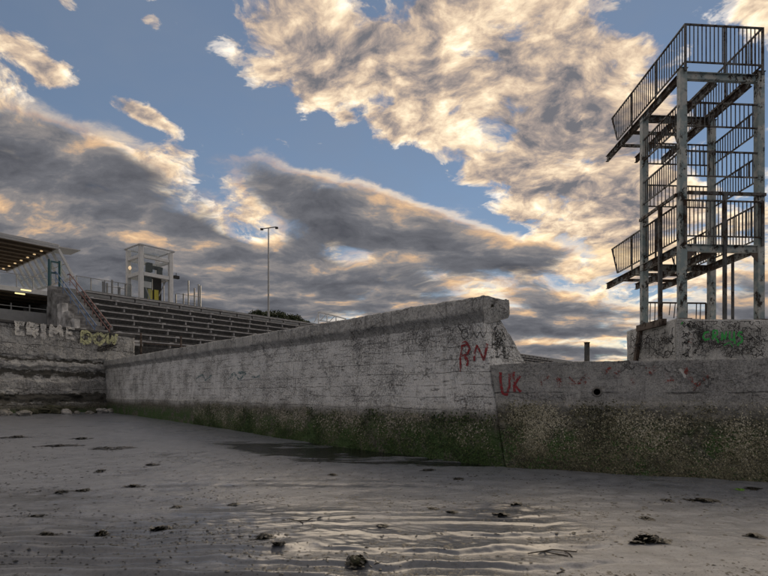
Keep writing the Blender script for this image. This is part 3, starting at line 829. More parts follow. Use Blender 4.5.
def platform(zr, zt, zbeam, length):
    G0 = zbeam
    for b, nm in ((-.02, 0), (TD, 1)):
        m = MB(); m.channel(tp(.117, b, G0), tp(TW-.117, b, G0), .13, .22, .022)
        m.build('cross_beam', M['post'] if b < 0 else M['girder'], tow)
    for a in (-.06, TW*.47, TW-.19):
        m = MB(); b0 = .12
        m.channel(tp(a, b0, G0-.02), tp(a, length+.35, G0-.02), .11, .23, .02)
        # tapered free end
        m.build('girder', M['girder'], tow)
    m = MB()
    for b in np.arange(TD+.9, length, .95): m.beam(tp(-.13, b, G0-.02), tp(TW-.25, b, G0-.02), .07, .10)
    m.build('tie_bar', M['girder'], tow)
    drop = zr-G0-.06
    railing(tp(.02, -.16, 0), tp(TW, -.16, 0), zr, zt, .125, TW/2, drop)
    railing(tp(.0, -.16, 0), tp(.0, length, 0), zr, zt, .148, 1.75, drop, .5)
    railing(tp(TW-.02, -.16, 0), tp(TW-.02, length, 0), zr, zt, .148, 1.75, drop, .5)
platform(11.33, 12.43, 11.0, 5.0)
platform(6.22, 7.27, 5.9, 5.0)
for zr, zt in ((9.5, 10.2), (8.03, 8.76)):
    o_ = .07
    railing(tp(.115, -o_, 0), tp(TW-.115, -o_, 0), zr, zt, .135)
    railing(tp(.115, TD+o_, 0), tp(TW-.115, TD+o_, 0), zr, zt, .135)
    railing(tp(-o_, .115, 0), tp(-o_, TD-.115, 0), zr, zt, .135)
    railing(tp(TW+o_, .115, 0), tp(TW+o_, TD-.115, 0), zr, zt, .135)
# heavy pipe frame round the lower half
m = MB(); zf = 7.50
m.beam(tp(.1, -.14, zf), tp(TW+.1, -.14, zf), .07, .09); m.build('pipe_rail', M['rail'], tow)
m = MB(); m.beam(tp(-.15, .05, zf), tp(-.15, TD, zf), .07, .09); m.build('pipe_rail', M['rail'], tow)
for a, b, z1_, w in ((1.24, -.14, 7.455, .085), (-.15, .99, 7.455, .10), (1.72, .2, 5.78, .06)):
    m = MB(); m.beam(tp(a, b, PT), tp(a, b, z1_), w, w); m.build('stanchion', M['rail'], tow)
# broken rail at plinth level, bars of uneven length
m = MB(); m.beam(tp(.1, TD+.16, 4.73), tp(TW-.1, TD+.16, 4.73), .05, .05); m.beam(tp(.1, TD+.16, 4.73), tp(.1, TD+.16, PT), .045, .045)
m.beam(tp(TW-.1, TD+.16, 4.73), tp(TW-.1, TD+.16, PT), .045, .045)
br = m.build('railing', M['rust'], tow, label='broken rusty railing with missing bars')
for a, h in ((.28, .93), (.45, .93), (.68, .60), (.98, .42), (1.15, .52), (1.45, .93), (1.62, .93), (1.95, .93), (2.1, .93)):
    baluster(br, tp(a, TD+.16, 4.72-h), h, (0, R(6) if h < .7 else R(1.5), 0))
# gusset plates
for zb in (11.0, 5.9):
    for a, s_ in ((0, 1), (TW, -1)):
        m = MB(); m.poly([tp(a+s_*.118, -.10, zb-.12), tp(a+s_*.40, -.10, zb-.12), tp(a+s_*.118, -.10, zb-.40),
                          tp(a+s_*.118, -.085, zb-.12), tp(a+s_*.40, -.085, zb-.12), tp(a+s_*.118, -.085, zb-.40)],
                         [(0, 1, 2), (3, 5, 4), (0, 3, 4, 1), (1, 4, 5, 2), (2, 5, 3, 0)])
        if zb < 8: m.build('gusset', M['rust'], tow)

# plinth
def pl_sheet(c0, c1, c2, c3, nu, nv, wu):
    k = np.linspace(0, 1, nu)[:, None, None]; l = np.linspace(0, 1, nv)[None, :, None]
    P_ = (1-k)*(1-l)*arr(c0)+k*(1-l)*arr(c1)+k*l*arr(c2)+(1-k)*l*arr(c3)
    L = (c1-c0).length
    w = np.stack([np.broadcast_to(k[..., 0]*L+wu, P_.shape[:2]), P_[..., 2]*0, P_[..., 2]], -1); return P_, w
a0, a1, b0, b1 = -.33, 4.3, -.24, TD+.62
q = lambda a, b, z: tp(a, b, z)
sh = [pl_sheet(q(a0, b0, -.1), q(a1, b0, -.1), q(a1, b0, PT), q(a0, b0, PT), 110, 60, 0), pl_sheet(q(a0, b1, -.1), q(a0, b0, -.1), q(a0, b0, PT), q(a0, b1, PT), 80, 60, 9),
      pl_sheet(q(a1, b0, -.1), q(a1, b1, -.1), q(a1, b1, PT), q(a1, b0, PT), 80, 60, 19), pl_sheet(q(a1, b1, -.1), q(a0, b1, -.1), q(a0, b1, PT), q(a1, b1, PT), 110, 60, 29),
      pl_sheet(q(a0, b0, PT), q(a1, b0, PT), q(a1, b1, PT), q(a0, b1, PT), 110, 80, 39)]
pb = q(a0, b0, 0); plin = thing('plinth', pb, 'concrete plinth covered in black and green graffiti under the diving tower', 'plinth')
dP = lambda A: rough_disp(A, 1.0, 45)
link('block', np_mesh('block', [(p-arr(pb), w) for p, w in sh], lambda V, A: dP(V+arr(pb))-arr(pb)), M['plinth'], plin)
m = MB(); m.beam(q(a0-.06, b0+.55, PT-.02), q(a0-.06, b0+2.2, PT-.02), .16, .2); m.build('edge_channel', M['rust'], plin)
m = MB(); m.beam(q(a0-.06, b0+2.1, PT-.1), q(a0-.06, b0+2.75, 1.6), .10, .17); m.build('edge_brace', M['rust'], plin)
pF = q(0, b0, 0); nF = -TB
gl = {'C': [[(709, 332), (705, 333), (703, 337), (705, 340), (710, 339)]], 'R': [[(713, 340), (713.5, 331), (717.5, 331), (717.5, 335), (714, 336), (718, 340.5), (718.5, 343)]],
      'N': [[(722, 341), (722.5, 333), (725.5, 340), (726.5, 332)]], 'U': [[(730, 332), (729.5, 339), (732.5, 341), (734.5, 338), (734.5, 331.5)], [(734.5, 338), (735, 344)]],
      'S': [[(743, 332.5), (739.5, 332.5), (738.5, 335.5), (742.5, 338), (742, 342), (738.5, 343.5), (738, 346)]]}
for ch, l in gl.items(): strokes('graffiti', plin, l, .062, M['p_green'], pF, nF, dP, off=.018, label='green painted letter '+ch)
strokes('graffiti', plin, [[(724, 346), (730, 343), (733, 347)], [(680, 325), (683, 322)]], .03, M['p_green'], pF, nF, dP, off=.018)
rg = random.Random(12); lines = []
for k in range(170):
    x = rg.uniform(677, 766); y = rg.uniform(322, 357); ln = [(x, y)]; a_ = rg.uniform(0, 6.3)
    for j in range(rg.randint(4, 9)):
        a_ += rg.uniform(-2.2, 2.2); k_ = rg.uniform(.8, 3.4); x += k_*math.cos(a_); y += k_*math.sin(a_); ln.append((max(x, 676), min(max(y, 321.5), 359)))
    lines.append(ln)
strokes('graffiti', plin, lines, .017, M['p_black'], pF, nF, dP, off=.014, label='dense black scribble on the front face')
lines = []
for k in range(70):
    x = rg.uniform(630, 675); y = rg.uniform(334, 356); ln = [(x, y)]; a_ = rg.uniform(0, 6.3)
    for j in range(rg.randint(4, 8)):
        a_ += rg.uniform(-1.3, 1.3); x += 1.8*math.cos(a_); y += 2.6*math.sin(a_); ln.append((min(max(x, 629), 675.5), min(max(y, 326+(675-x)*.18), 358)))
    lines.append(ln)
strokes('graffiti', plin, lines, .02, M['p_black'], q(a0, 0, 0), -TA, dP, off=.016, label='black scribble on the side face')
strokes('graffiti', plin, [[(689, 334), (693, 336), (691, 339)], [(688, 341), (692, 343)]], .04, M['p_fade'], pF, nF, dP, off=.016)

m = MB(); c = W(587, 343, 20); m.tube([(c.x, c.y, ground(c.x, c.y)-.3), (c.x, c.y, c.z)], .10, 14)
o = thing('mooring_post', (c.x, c.y, 0), 'short dark steel post rising behind the low wall', 'post')
m.build('shaft', M['rail'], o); m = MB(); m.tube([(c.x, c.y, c.z), (c.x, c.y, c.z+.03)], .115, 14); m.build('cap', M['rust'], o)

# ------------------------------------------------------------------ terraces
PB = Vector((-19.2, 37.0, 5.1)); NR, RUN, RISE, LEN = 8, .952, .625, 104
def gp(u, d, z): return Vector((PB.x, PB.y, 0))+U*u+DN*d+UPZ*z      # d measured down the slope (0 = front of bottom row)
gs = thing('grandstand', gp(0, 0, 0), 'long concrete grandstand terraces with rows of weathered plank benches', 'grandstand')
us = [0]; st = .6
while us[-1] < LEN: us.append(us[-1]+st); st *= 1.03
us = np.array(us)
def tread(i):
    z = 5.1+RISE*i; f = -RUN*i; out = []
    pr = [(f, z-RISE-.0), (f, z-RISE*.5), (f+.05, z-.14), (f+.05, z), (f-RUN*.5, z), (f-RUN-.06, z)]
    P_ = np.array([[arr(gp(u, d, zz)) for d, zz in pr] for u in us]); w = np.array([[(u, d, zz*1.0) for d, zz in pr] for u in us]); out.append((P_, w))
    return np_mesh('step', [(P_-arr(gp(0, 0, 0)), w) for P_, w in out], lambda V, A: rough_disp(V+arr(gp(0, 0, 0)), .9, 55)-arr(gp(0, 0, 0)), smooth=False)
rg = random.Random(3)
for i in range(NR):
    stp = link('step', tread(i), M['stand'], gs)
    z = 5.1+RISE*i; f = -RUN*i
    u0 = .25 if i else 1.6
    bp = gp(u0, f-.25, z+.36); m = MB()
    m.beam(gp(u0, f-.22, z+.36), gp(LEN, f-.22, z+.36), .44, .085); m.build('bench', M['plank'], gs, bevel=.006)
    m = MB(); uu = u0+.2
    while uu < LEN:
        m.frame(gp(uu, f-.25, z+.16), U*.06, DN*.14, UPZ*.165)
        if rg.random() < .8: m.frame(gp(uu+.1, f-.10, z+.40), U*.12, DN*.08, UPZ*.06)
        uu += 1.9+rg.random()*.6
    tag(m.build('bench_bracket', M['plank'], gs), kind='stuff')
m = MB(); pts = [gp(-.02, .0, -.2)]
prof2 = [(0.0, -.2)]
for i in range(NR): prof2 += [(-RUN*i-.03, 5.1+RISE*(i-1)-.05 if i else 5.0), (-RUN*i-.03, 5.1+RISE*i-.05)]
prof2 += [(-RUN*NR-.6, 5.1+RISE*(NR-1)-.05), (-RUN*NR-.6, -.2)]
A_ = [gp(-.02, d, z) for d, z in prof2]; B_ = [gp(LEN, d, z) for d, z in prof2]; nn = len(A_)
m.poly(A_+B_, [list(range(nn))[::-1], [nn+k for k in range(nn)]]+[(k, (k+1) % nn, nn+(k+1) % nn, nn+k) for k in range(nn)])
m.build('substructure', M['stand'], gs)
for px, y0, y1 in ((141, 333, 358), (181, 336, 347)):
    c = hit(px, y1, gp(0, .3, 0), DN); m = MB(); m.tube([(c.x, c.y, 4.0), (c.x, c.y, EYE+(HZ-y0)/F*c.y)], .07, 8); m.build('rail_post', M['rust'], gs)
m = MB(); m.beam(gp(.2, .3, 5.3), gp(9, .3, 5.3), .05, .05); m.build('rail', M['rust'], gs)
c = gp(1.0, -.2, 5.1); m = MB(); m.frame(c+UPZ*.22, U*.75, DN*.03, UPZ*.22); m.build('notice_board', M['white'], gs)

# steps up the end of the terraces with a painted parapet and two handrails
sc = thing('staircase', gp(-1.0, -.6, 5.1), 'open concrete staircase with blue and red handrails climbing the grandstand end', 'staircase')
NS = 14
for i in range(NS):
    m = MB(); d0 = -.5-i*.53; z1_ = 5.55+i*.345
    m.frame(gp(-.95, d0-.30, z1_/2-.1), U*.92, DN*.30, UPZ*(z1_/2+.1)); m.build('step', M['stairc'], sc, bevel=.01)
for i in range(4):
    d0 = -.6-i*1.06; z1_ = 6.15+i*.69
    m = MB(); m.frame(gp(-2.1, d0-.53, z1_/2-.1), U*.19, DN*.528, UPZ*(z1_/2+.1)); m.build('parapet_block', M['parapet'] if 'parapet' in M else M.setdefault('parapet', plain('white daubed parapet', (.44, .44, .44), .85, 0, .95, 1.1)), sc, bevel=.015)
def handrail(uo, mat, off, h):
    pts = [gp(uo, -.3-off, 5.4+h), gp(uo, -.6-off, 5.6+h), gp(uo, -7.7-off, 10.3+h), gp(uo, -8.2-off, 10.3+h)]
    m = MB(); m.tube(pts, .038, 8)
    for k in range(6):
        a = k/5; p = pts[1].lerp(pts[2], a); m.tube([p, p-UPZ*h], .024, 6)
    m.tube([p_-UPZ*h*.5 for p_ in pts[1:3]], .03, 6)
    m.build('handrail', mat, sc)
handrail(-.35, M['red'], .0, .95); handrail(-1.35, M['blue'], .0, .95)

# ground the railway stands on
m = MB()
def prism(m, u0, u1, d0, d1, z0, z1):
    return m.frame(gp((u0+u1)/2, (d0+d1)/2, (z0+z1)/2), U*(u1-u0)/2, DN*(d1-d0)/2, UPZ*(z1-z0)/2)
prism(m, 1.2, 125, -60, -8.4, -.2, 10.30); tag(m.build('embankment', M['greyp']), kind='structure')
m = MB(); prism(m, -40, 1.19, -60, -8.4, -.2, 7.95); tag(m.build('embankment', M['greyp']), kind='structure')

# ------------------------------------------------------------------ station building
K = W(57, 248, 46.0); KB = V2(K.x, K.y)
def kp(u, b, z): return KB+U*u-DN*b+UPZ*z        # u along track, b away from the sea
ZR, ZD = K.z, 10.42
stn = thing('station_building', kp(-4, 4, 7.95), 'two storey railway station with flat canopy and leaning glass end', 'building')
m = MB(); m.frame(kp(-6, 7, ZR+.19), U*6.1, DN*7.2, UPZ*.13); roof = m.build('roof', M['roofpan'], stn, bevel=.02)
m = MB(); m.beam(kp(-12, -.1, ZR+.10), kp(.1, -.1, ZR+.10), .16, .40); m.build('fascia', M['roofpan'], roof)
m = MB(); m.beam(kp(.08, 0, ZR+.1), kp(.08, 14, ZR+.1), .16, .38); m.build('fascia', M['roofpan'], roof)
m = MB(); m.poly([kp(.1, .2, ZR+.16), kp(2.2, .6, ZR+.34), kp(2.2, 3.0, ZR+.34), kp(.1, 3.2, ZR+.16), kp(.1, .2, ZR+.26), kp(2.2, .6, ZR+.40), kp(2.2, 3.0, ZR+.40), kp(.1, 3.2, ZR+.26)],
                 [(0, 3, 2, 1), (4, 5, 6, 7), (0, 1, 5, 4), (1, 2, 6, 5), (2, 3, 7, 6), (3, 0, 4, 7)]); m.build('wing_panel', M['roofpan'], roof)
m = MB(); m.frame(kp(-6, 7, ZR+.03), U*6.0, DN*7.0, UPZ*.03); m.build('soffit', M['soffit'], stn)
for b in (.9, 2.4, 3.9, 5.4, 6.9, 8.4, 9.9, 11.4):
    m = MB(); m.beam(kp(-12, b, ZR-.10), kp(-.1, b, ZR-.10), .14, .22); m.build('joist', M['soffit'], stn)
for k in range(7):
    c = kp(-.9, 1.0+k*1.75, ZR-.24); m = MB()
    m.tube([c, c-UPZ*.04, c-UPZ*.10], [.06, .12, .10], 10); m.build('lamp', M['lamp'], stn)
# leaning glass end: mullions and panes
def gk(b, f): return kp(.15+1.25*f, b, ZR-.05-2.35*f)
for k in range(9):
    b = .1+k*1.5; m = MB(); m.beam(gk(b, 0), gk(b, 1), .2, .2); m.build('mullion', M['white'], stn)
    if k < 8:
        m = MB(); c_ = [gk(b+.07, .02), gk(b+1.43, .02), gk(b+1.43, .98), gk(b+.07, .98)]; t_ = U*.015
        m.poly([p-t_ for p in c_]+[p+t_ for p in c_], [(0, 1, 2, 3), (7, 6, 5, 4), (0, 4, 5, 1), (1, 5, 6, 2), (2, 6, 7, 3), (3, 7, 4, 0)]); m.build('pane', M['glass'], stn)
m = MB(); m.beam(gk(0, 1), gk(13, 1), .16, .18); m.build('sill_beam', M['white'], stn)
m = MB(); m.beam(gk(.05, .5), gk(12, .5), .06, .06); m.build('transom', M['white'], stn)
# deck, lower storey
m = MB(); m.frame(kp(-5.5, 7, ZD), U*6.6, DN*7.1, UPZ*.2); m.build('deck', M['white'], stn, bevel=.01)
m = MB(); m.frame(kp(-5.6, 7, ZD-.26), U*6.3, DN*6.8, UPZ*.04); m.build('ceiling', M['soffit'], stn)
for b in (1.5, 3.5, 5.5, 7.5):
    m = MB(); m.beam(kp(-11.5, b, ZD-.36), kp(.4, b, ZD-.36), .12, .16); m.build('joist', M['soffit'], stn)
for u_, b in ((-4.6, .35), (.35, 1.2), (.35, 9.0), (-9.5, .35)):
    m = MB(); m.tube([kp(u_, b, 7.95), kp(u_, b, ZD-.22)], .26, 14); m.build('column', M['white'], stn, smooth=False)
m = MB(); m.frame(kp(-5.5, 12, 9.1), U*6.2, DN*.15, UPZ*1.05); m.build('back_wall', M['greyp'], stn)
for px, py in ((26, 290.2), (20, 293.6)):
    c = hit(px, py, kp(0, 0, ZD-.5), UPZ); m = MB(); m.beam(c-U*.35, c+U*.35, .12, .10); m.build('tube_light', M['tube'], stn)
m = MB()
m.beam(kp(-12, .2, 9.0), kp(.6, .2, 9.0), .06, .05); m.beam(kp(-12, .2, 8.55), kp(.6, .2, 8.55), .05, .04)
for u_ in np.arange(-11.5, .7, 1.35): m.beam(kp(u_, .2, 7.95), kp(u_, .2, 9.25), .07, .07)
m.build('balustrade', M['galv'], stn)
m = MB(); m.beam(kp(-12, -.1, 11.7), kp(1.0, -.1, 11.7), .05, .05)
for u_ in np.arange(-11.5, 1.0, 1.2): m.beam(kp(u_, -.1, ZD+.2), kp(u_, -.1, 11.7), .05, .05)
m.build('balustrade', M['galv'], stn)
for k in range(9):
    m = MB(); m.frame(kp(-10.9+k*1.2, -.1, 11.1), U*.56, DN*.012, UPZ*.45); m.build('pane', M['glass'], stn)
m = MB(); prism(m, -.1, .7, -9.6, -8.9, 7.95, 12.4)
tq = thing('ticket_pillar', gp(-.6, -8.9, 7.95), 'dark teal post pair at the head of the stairs', 'post')
for u_ in (-1.5, -.75):
    m = MB(); m.beam(gp(u_, -8.6, 7.95), gp(u_, -8.6, 12.35), .18, .18); m.build('post', M['teal'], tq)
m = MB(); m.beam(gp(-1.5, -8.6, 12.2), gp(-.75, -8.6, 12.2), .1, .12); m.build('crossbar', M['teal'], tq)
m = MB(); m.beam(gp(-1.5, -8.6, 11.3), gp(-.75, -8.6, 11.3), .1, .12); m.build('crossbar', M['teal'], tq)

# glass screen and post fence along the platform
fs = thing('glass_screen', kp(1.6, .0, 10.3), 'row of pale glass screens along the platform beside the canopy', 'screen')
for k in range(5):
    m = MB(); m.beam(kp(1.6+k*1.25, 0, 10.3), kp(1.6+k*1.25, 0, 12.45), .07, .07); m.build('post', M['galv'], fs)
    if k < 4:
        m = MB(); m.frame(kp(2.225+k*1.25, 0, 11.5), U*.57, DN*.012, UPZ*.85); m.build('pane', M['glass'], fs)
m = MB(); m.beam(kp(1.6, 0, 12.42), kp(6.6, 0, 12.42), .07, .06); m.build('top_rail', M['galv'], fs)
def post_fence(name, pxs, label, Yl, mat, rails=(11.2, 11.9), hs=None):
    pts = [hit(x, 290, kp(0, Yl, 0), -DN) for x in pxs]
    f = thing(name, (pts[0].x, pts[0].y, 10.3), label, 'fence')
    for i, p in enumerate(pts):
        m = MB(); zt = hs[i]; m.beam((p.x, p.y, 10.3), (p.x, p.y, zt), .13, .13); m.build('post', mat, f)
    for z in rails:
        m = MB(); m.beam((pts[0].x, pts[0].y, z), (pts[-1].x, pts[-1].y, z), .05, .05); m.build('rail', M['galv'], f)
    return f
post_fence('platform_fence', (103, 107, 112, 119.5, 125.5), 'thin galvanised post and rail fence left of the lift tower', 0, M['galv'], hs=(12.3, 12.2, 12.6, 12.0, 12.4))
post_fence('platform_fence', (176, 183.5, 188.5, 194.5, 198.5, 200.5), 'row of upright pale posts right of the lift tower', 0, M['galv'], hs=(12.2, 12.4, 13.9, 13.2, 13.7, 13.6), rails=(11.5, 12.3))

# lift tower
LC = V2((141-384)/F*50.0, 50.0); LW, LL = 3.05, 2.6
def lp(u, b, z): return LC+U*u-DN*b+UPZ*z
lt_ = thing('lift_tower', lp(1.5, 1.3, 10.3), 'white framed glass lift tower standing behind the terraces', 'lift tower')
Z0, ZT = 10.3, 16.0
for i, (u_, b, zt) in enumerate(((0, 0, ZT), (LW, 0, ZT-.15), (0, LL, ZT), (LW, LL, ZT))):
    m = MB(); m.frame(lp(u_, b, (Z0+zt)/2), U*.19, DN*.19, UPZ*(zt-Z0)/2); m.build('post', M['white'], lt_, bevel=.02)
for z, h in ((15.0, .26), (13.3, .34)):
    for (p, q_) in ((lp(.232, 0, z), lp(LW-.232, 0, z)), (lp(0, .232, z), lp(0, LL-.232, z)), (lp(LW, .232, z), lp(LW, LL-.232, z)), (lp(.232, LL, z), lp(LW-.232, LL, z))):
        m = MB(); m.beam(p, q_, .32, h); m.build('beam', M['white'], lt_)
m = MB()
for (p, q_) in ((lp(-.3, -.25, ZT+.05), lp(LW+.3, -.25, ZT+.05)), (lp(-.3, LL+.25, ZT+.05), lp(LW+.3, LL+.25, ZT+.05)), (lp(-.25, -.2, ZT+.05), lp(-.25, LL+.2, ZT+.05)), (lp(LW+.25, -.2, ZT+.05), lp(LW+.25, LL+.2, ZT+.05))): m.beam(p, q_, .14, .10)
m.build('roof_rim', M['roofpan'], lt_)
m = MB(); m.frame(lp(LW/2, LL/2, ZT+.03), U*(LW/2+.15), DN*(LL/2+.15), UPZ*.012); m.build('roof_pane', M['glass'], lt_)
for (u0, u1, z0, z1) in ((.25, 1.5, 15.2, 15.95), (1.56, 2.8, 15.2, 15.95), (.25, 1.5, 13.55, 14.8), (1.56, 2.8, 13.55, 14.8), (.25, 1.1, 10.4, 13.05)):
    m = MB(); m.frame(lp((u0+u1)/2, .05, (z0+z1)/2), U*(u1-u0)/2, DN*.012, UPZ*(z1-z0)/2); m.build('pane', M['glass'], lt_)
for (z0, z1) in ((15.2, 15.95), (13.55, 14.8), (10.4, 13.05)):
    m = MB(); m.frame(lp(.05, LL/2, (z0+z1)/2), U*.012, DN*(LL/2-.25), UPZ*(z1-z0)/2); m.build('pane', M['glass'], lt_)
m = MB(); m.frame(lp(1.75, 1.5, 12.0), U*.75, DN*.7, UPZ*1.4)
m.build('lift_car', M['dark'], lt_)
m = MB(); m.frame(lp(1.2, .8, 14.2), U*.25, DN*.25, UPZ*.45); m.frame(lp(2.0, .9, 14.3), U*.55, DN*.3, UPZ*.12); m.frame(lp(2.2, .6, 13.9), U*.2, DN*.2, UPZ*.3); m.build('winding_gear', M['dark'], lt_)
for u_ in (1.28, 1.92):
    m = MB(); m.frame(lp(u_, .72, 11.2), U*.22, DN*.04, UPZ*.85); m.build('door', M['yellow'], lt_)
for a, b in (((.3, 13.0), (1.2, 10.6)), ((2.7, 13.0), (2.0, 11.4)), ((1.3, 13.0), (1.3, 11.9)), ((2.5, 12.9), (2.55, 10.3))):
    m = MB(); m.beam(lp(a[0], .35, a[1]), lp(b[0], .35, b[1]), .08, .08); m.build('brace', M['galv'], lt_)
m = MB(); m.frame(lp(.75, .3, 12.35), U*.45, DN*.03, UPZ*.3); m.build('sign_panel', M['white'], lt_)
c = hit(132, 268.3, lp(0, 0, 0), -U); m = MB(); m.tube([c-U*.1, c-U*.2, c-U*.32], [.1, .22, .12], 10); m.build('lamp', M['lamp'], lt_)
c = lp(LW+.62, 0, 13.55); m = MB(); m.beam(c-U*.25, c+U*.28, .32, .3); m.beam(c-U*.4+UPZ*.05, c-U*.2+UPZ*.05, .08, .08); m.beam(c+UPZ*.15, c+UPZ*.45, .05, .05); m.build('camera_housing', M['dark'], lt_)

# mast
b_ = W(268.5, 311, 60); top = W(268.5, 228.5, 60)
ms = thing('floodlight_mast', (b_.x, b_.y, 10.3), 'tall thin mast with a T shaped head behind the grandstand', 'mast')
m = MB(); m.tube([(b_.x, b_.y, 10.3), (b_.x, b_.y, 15), (b_.x, b_.y, top.z)], [.12, .10, .07], 8); m.build('pole', M['galv'], ms)
m = MB(); m.beam((b_.x-.80, b_.y, top.z-.05), (b_.x+.98, b_.y-.1, top.z+.16), .12, .10); m.build('crossarm', M['galv'], ms)
for dx in (-.78, .96):
    m = MB(); m.frame((b_.x+dx, b_.y, top.z-.02+.09*dx), Vector((.16, 0, 0)), Vector((0, .12, 0)), Vector((0, 0, .10))); m.build('lamp_head', M['dark'], ms)
# frame beyond the coping
fr = thing('metal_frame', W(331, 333, 75), 'pale tubular frame sticking up above the wall coping', 'frame')
WLOC[fr] = Vector((W(331, 333, 75).x, 75, 10.3)); fr.location = WLOC[fr]
pq = lambda x, y: W(x, y, 75)
m = MB(); m.tube([pq(318.5, 312), pq(333, 315.5), pq(346, 319)], .09, 6); m.build('top_tube', M['white'], fr)
m = MB(); m.tube([pq(318, 320), pq(346, 324.5)], .07, 6); m.build('lower_tube', M['white'], fr)
for x, y in ((318.5, 312), (327, 314), (336, 316), (346, 319)):
    p = pq(x, y); m = MB(); m.tube([p, (p.x, p.y, 10.3)], .08, 6); m.build('upright', M['white'], fr)
for x0, y0, x1, y1 in ((314.5, 322, 319, 313), (320, 321, 326, 314.2), (329, 322, 335, 316)):
    m = MB(); m.tube([pq(x0, y0), pq(x1, y1)], .06, 6); m.build('brace', M['white'], fr)

# ------------------------------------------------------------------ evergreens behind the terraces
def shrub(px, pytop, Y, wpx, label, seed):
    rg = np.random.default_rng(seed); c = W(px, pytop, Y); rx = wpx/2/F*Y; zt = c.z; zb = 10.3
    t = thing('evergreen_tree', (c.x, c.y, zb), label, 'tree', 'evergreens behind the grandstand')
    m = MB()
    m.tube([(c.x, c.y, zb), (c.x+.1, c.y, zb+(zt-zb)*.4), (c.x-.1, c.y, zb+(zt-zb)*.75)], [.16, .11, .05], 7)
    for k in range(6):
        a = k*1.05; m.tube([(c.x, c.y, zb+.3+.15*k), (c.x+math.cos(a)*rx*.7, c.y+math.sin(a)*rx*.6, zb+(zt-zb)*.6)], [.06, .02], 5)
    m.build('trunk', M['bark'], t)
    N_ = 5200; clumps = rg.normal(size=(46, 3)); clumps /= np.linalg.norm(clumps, axis=1)[:, None]; clumps *= (.55+.45*rg.random((46, 1)))
    w = rg.integers(0, 46, N_); p = clumps[w]+rg.normal(size=(N_, 3))*.15
    p = p*np.array([rx*1.0, rx*.8, (zt-zb)*.46])+np.array([c.x, c.y, zb+(zt-zb)*.55])
    d1 = rg.normal(size=(N_, 3)); d1 /= np.linalg.norm(d1, axis=1)[:, None]; d2 = np.cross(d1, rg.normal(size=(N_, 3))); d2 /= np.linalg.norm(d2, axis=1)[:, None]
    s_ = (.07+.09*rg.random((N_, 1)))
    Vv = np.stack([p-d1*s_, p+d2*s_*.5, p+d1*s_, p-d2*s_*.5], 1).reshape(-1, 3)
    link('crown', tris_mesh('crown', Vv-np.array(WLOC[t]), np.arange(N_*4).reshape(-1, 4)), M['leaf'], t)
shrub(257, 310.5, 66, 22, 'dark evergreen tree left of its group, just left of the thin mast foot', 1)
shrub(274, 311.5, 68, 26, 'dark evergreen tree in the middle of its group, right of the thin mast foot', 2)
shrub(292, 316.0, 70, 26, 'lower dark evergreen tree at the right of its group', 3)
shrub(303, 321.0, 71, 14, 'smallest dark evergreen tree, rightmost, touching the wall coping', 4)

# ------------------------------------------------------------------ shore
def rock_mesh(seed, r, sq=(1, 1, .65)):
    bm = bmesh.new(); bmesh.ops.create_icosphere(bm, subdivisions=3, radius=1)
    A = np.array([v.co[:] for v in bm.verts]); n1 = fbm(A, 1.1, 3, .55, seed); n2 = fbm(A, 4, 2, .5, seed+3)
    A = A*(1+.34*n1+.06*n2)[:, None]; A = np.sign(A)*np.abs(A)**.85*np.array(sq)*r
    for v, a in zip(bm.verts, A): v.co = a
    me = bpy.data.meshes.new('stone'); bm.to_mesh(me); bm.free(); return me
ORD = ['first', 'second', 'third', 'fourth', 'fifth', 'sixth', 'seventh', 'eighth', 'ninth', 'tenth', 'eleventh', 'twelfth', 'thirteenth', 'fourteenth', 'fifteenth', 'sixteenth', 'seventeenth', 'eighteenth', 'nineteenth', 'twentieth']
rg = random.Random(21)
for k in range(20):
    s = 1.0+k*.44+rg.uniform(-.1, .1); off = rg.choice((.55, .9, 1.3, 1.7))+rg.uniform(-.15, .15)
    p = CN+LD*s+LN*off; r = rg.uniform(.20, .46)*(1.25 if off < .8 else .9)
    mt = rg.choice(('rock', 'palerock', 'wrackrock', 'wrackrock', 'rock')); me = rock_mesh(k*7, r, (rg.uniform(.9, 1.5), rg.uniform(.8, 1.1), rg.uniform(.5, .8)))
    o = link('shore_stone', me, M[mt], None, (p.x, p.y, ground(p.x, p.y)+r*.18)); o.rotation_euler = (rg.uniform(-.2, .2), rg.uniform(-.2, .2), rg.uniform(0, 6))
    cl = {'rock': 'grey', 'palerock': 'pale', 'wrackrock': 'dark weed covered'}[mt]
    tag(o, cl+' stone at the retaining wall foot, '+ORD[k]+' from the corner', 'stone', 'stones along the retaining wall')
# low lump of rubble in the corner
p = G(88, 409, .35); o = link('rubble_slab', rock_mesh(300, 1.0, (1.5, .7, .32)), M['palerock'], None, (p.x, p.y, ground(p.x, p.y)+.05)); o.rotation_euler.z = .5
tag(o, 'low pale slab of rubble lying in the corner between walls', 'stone')

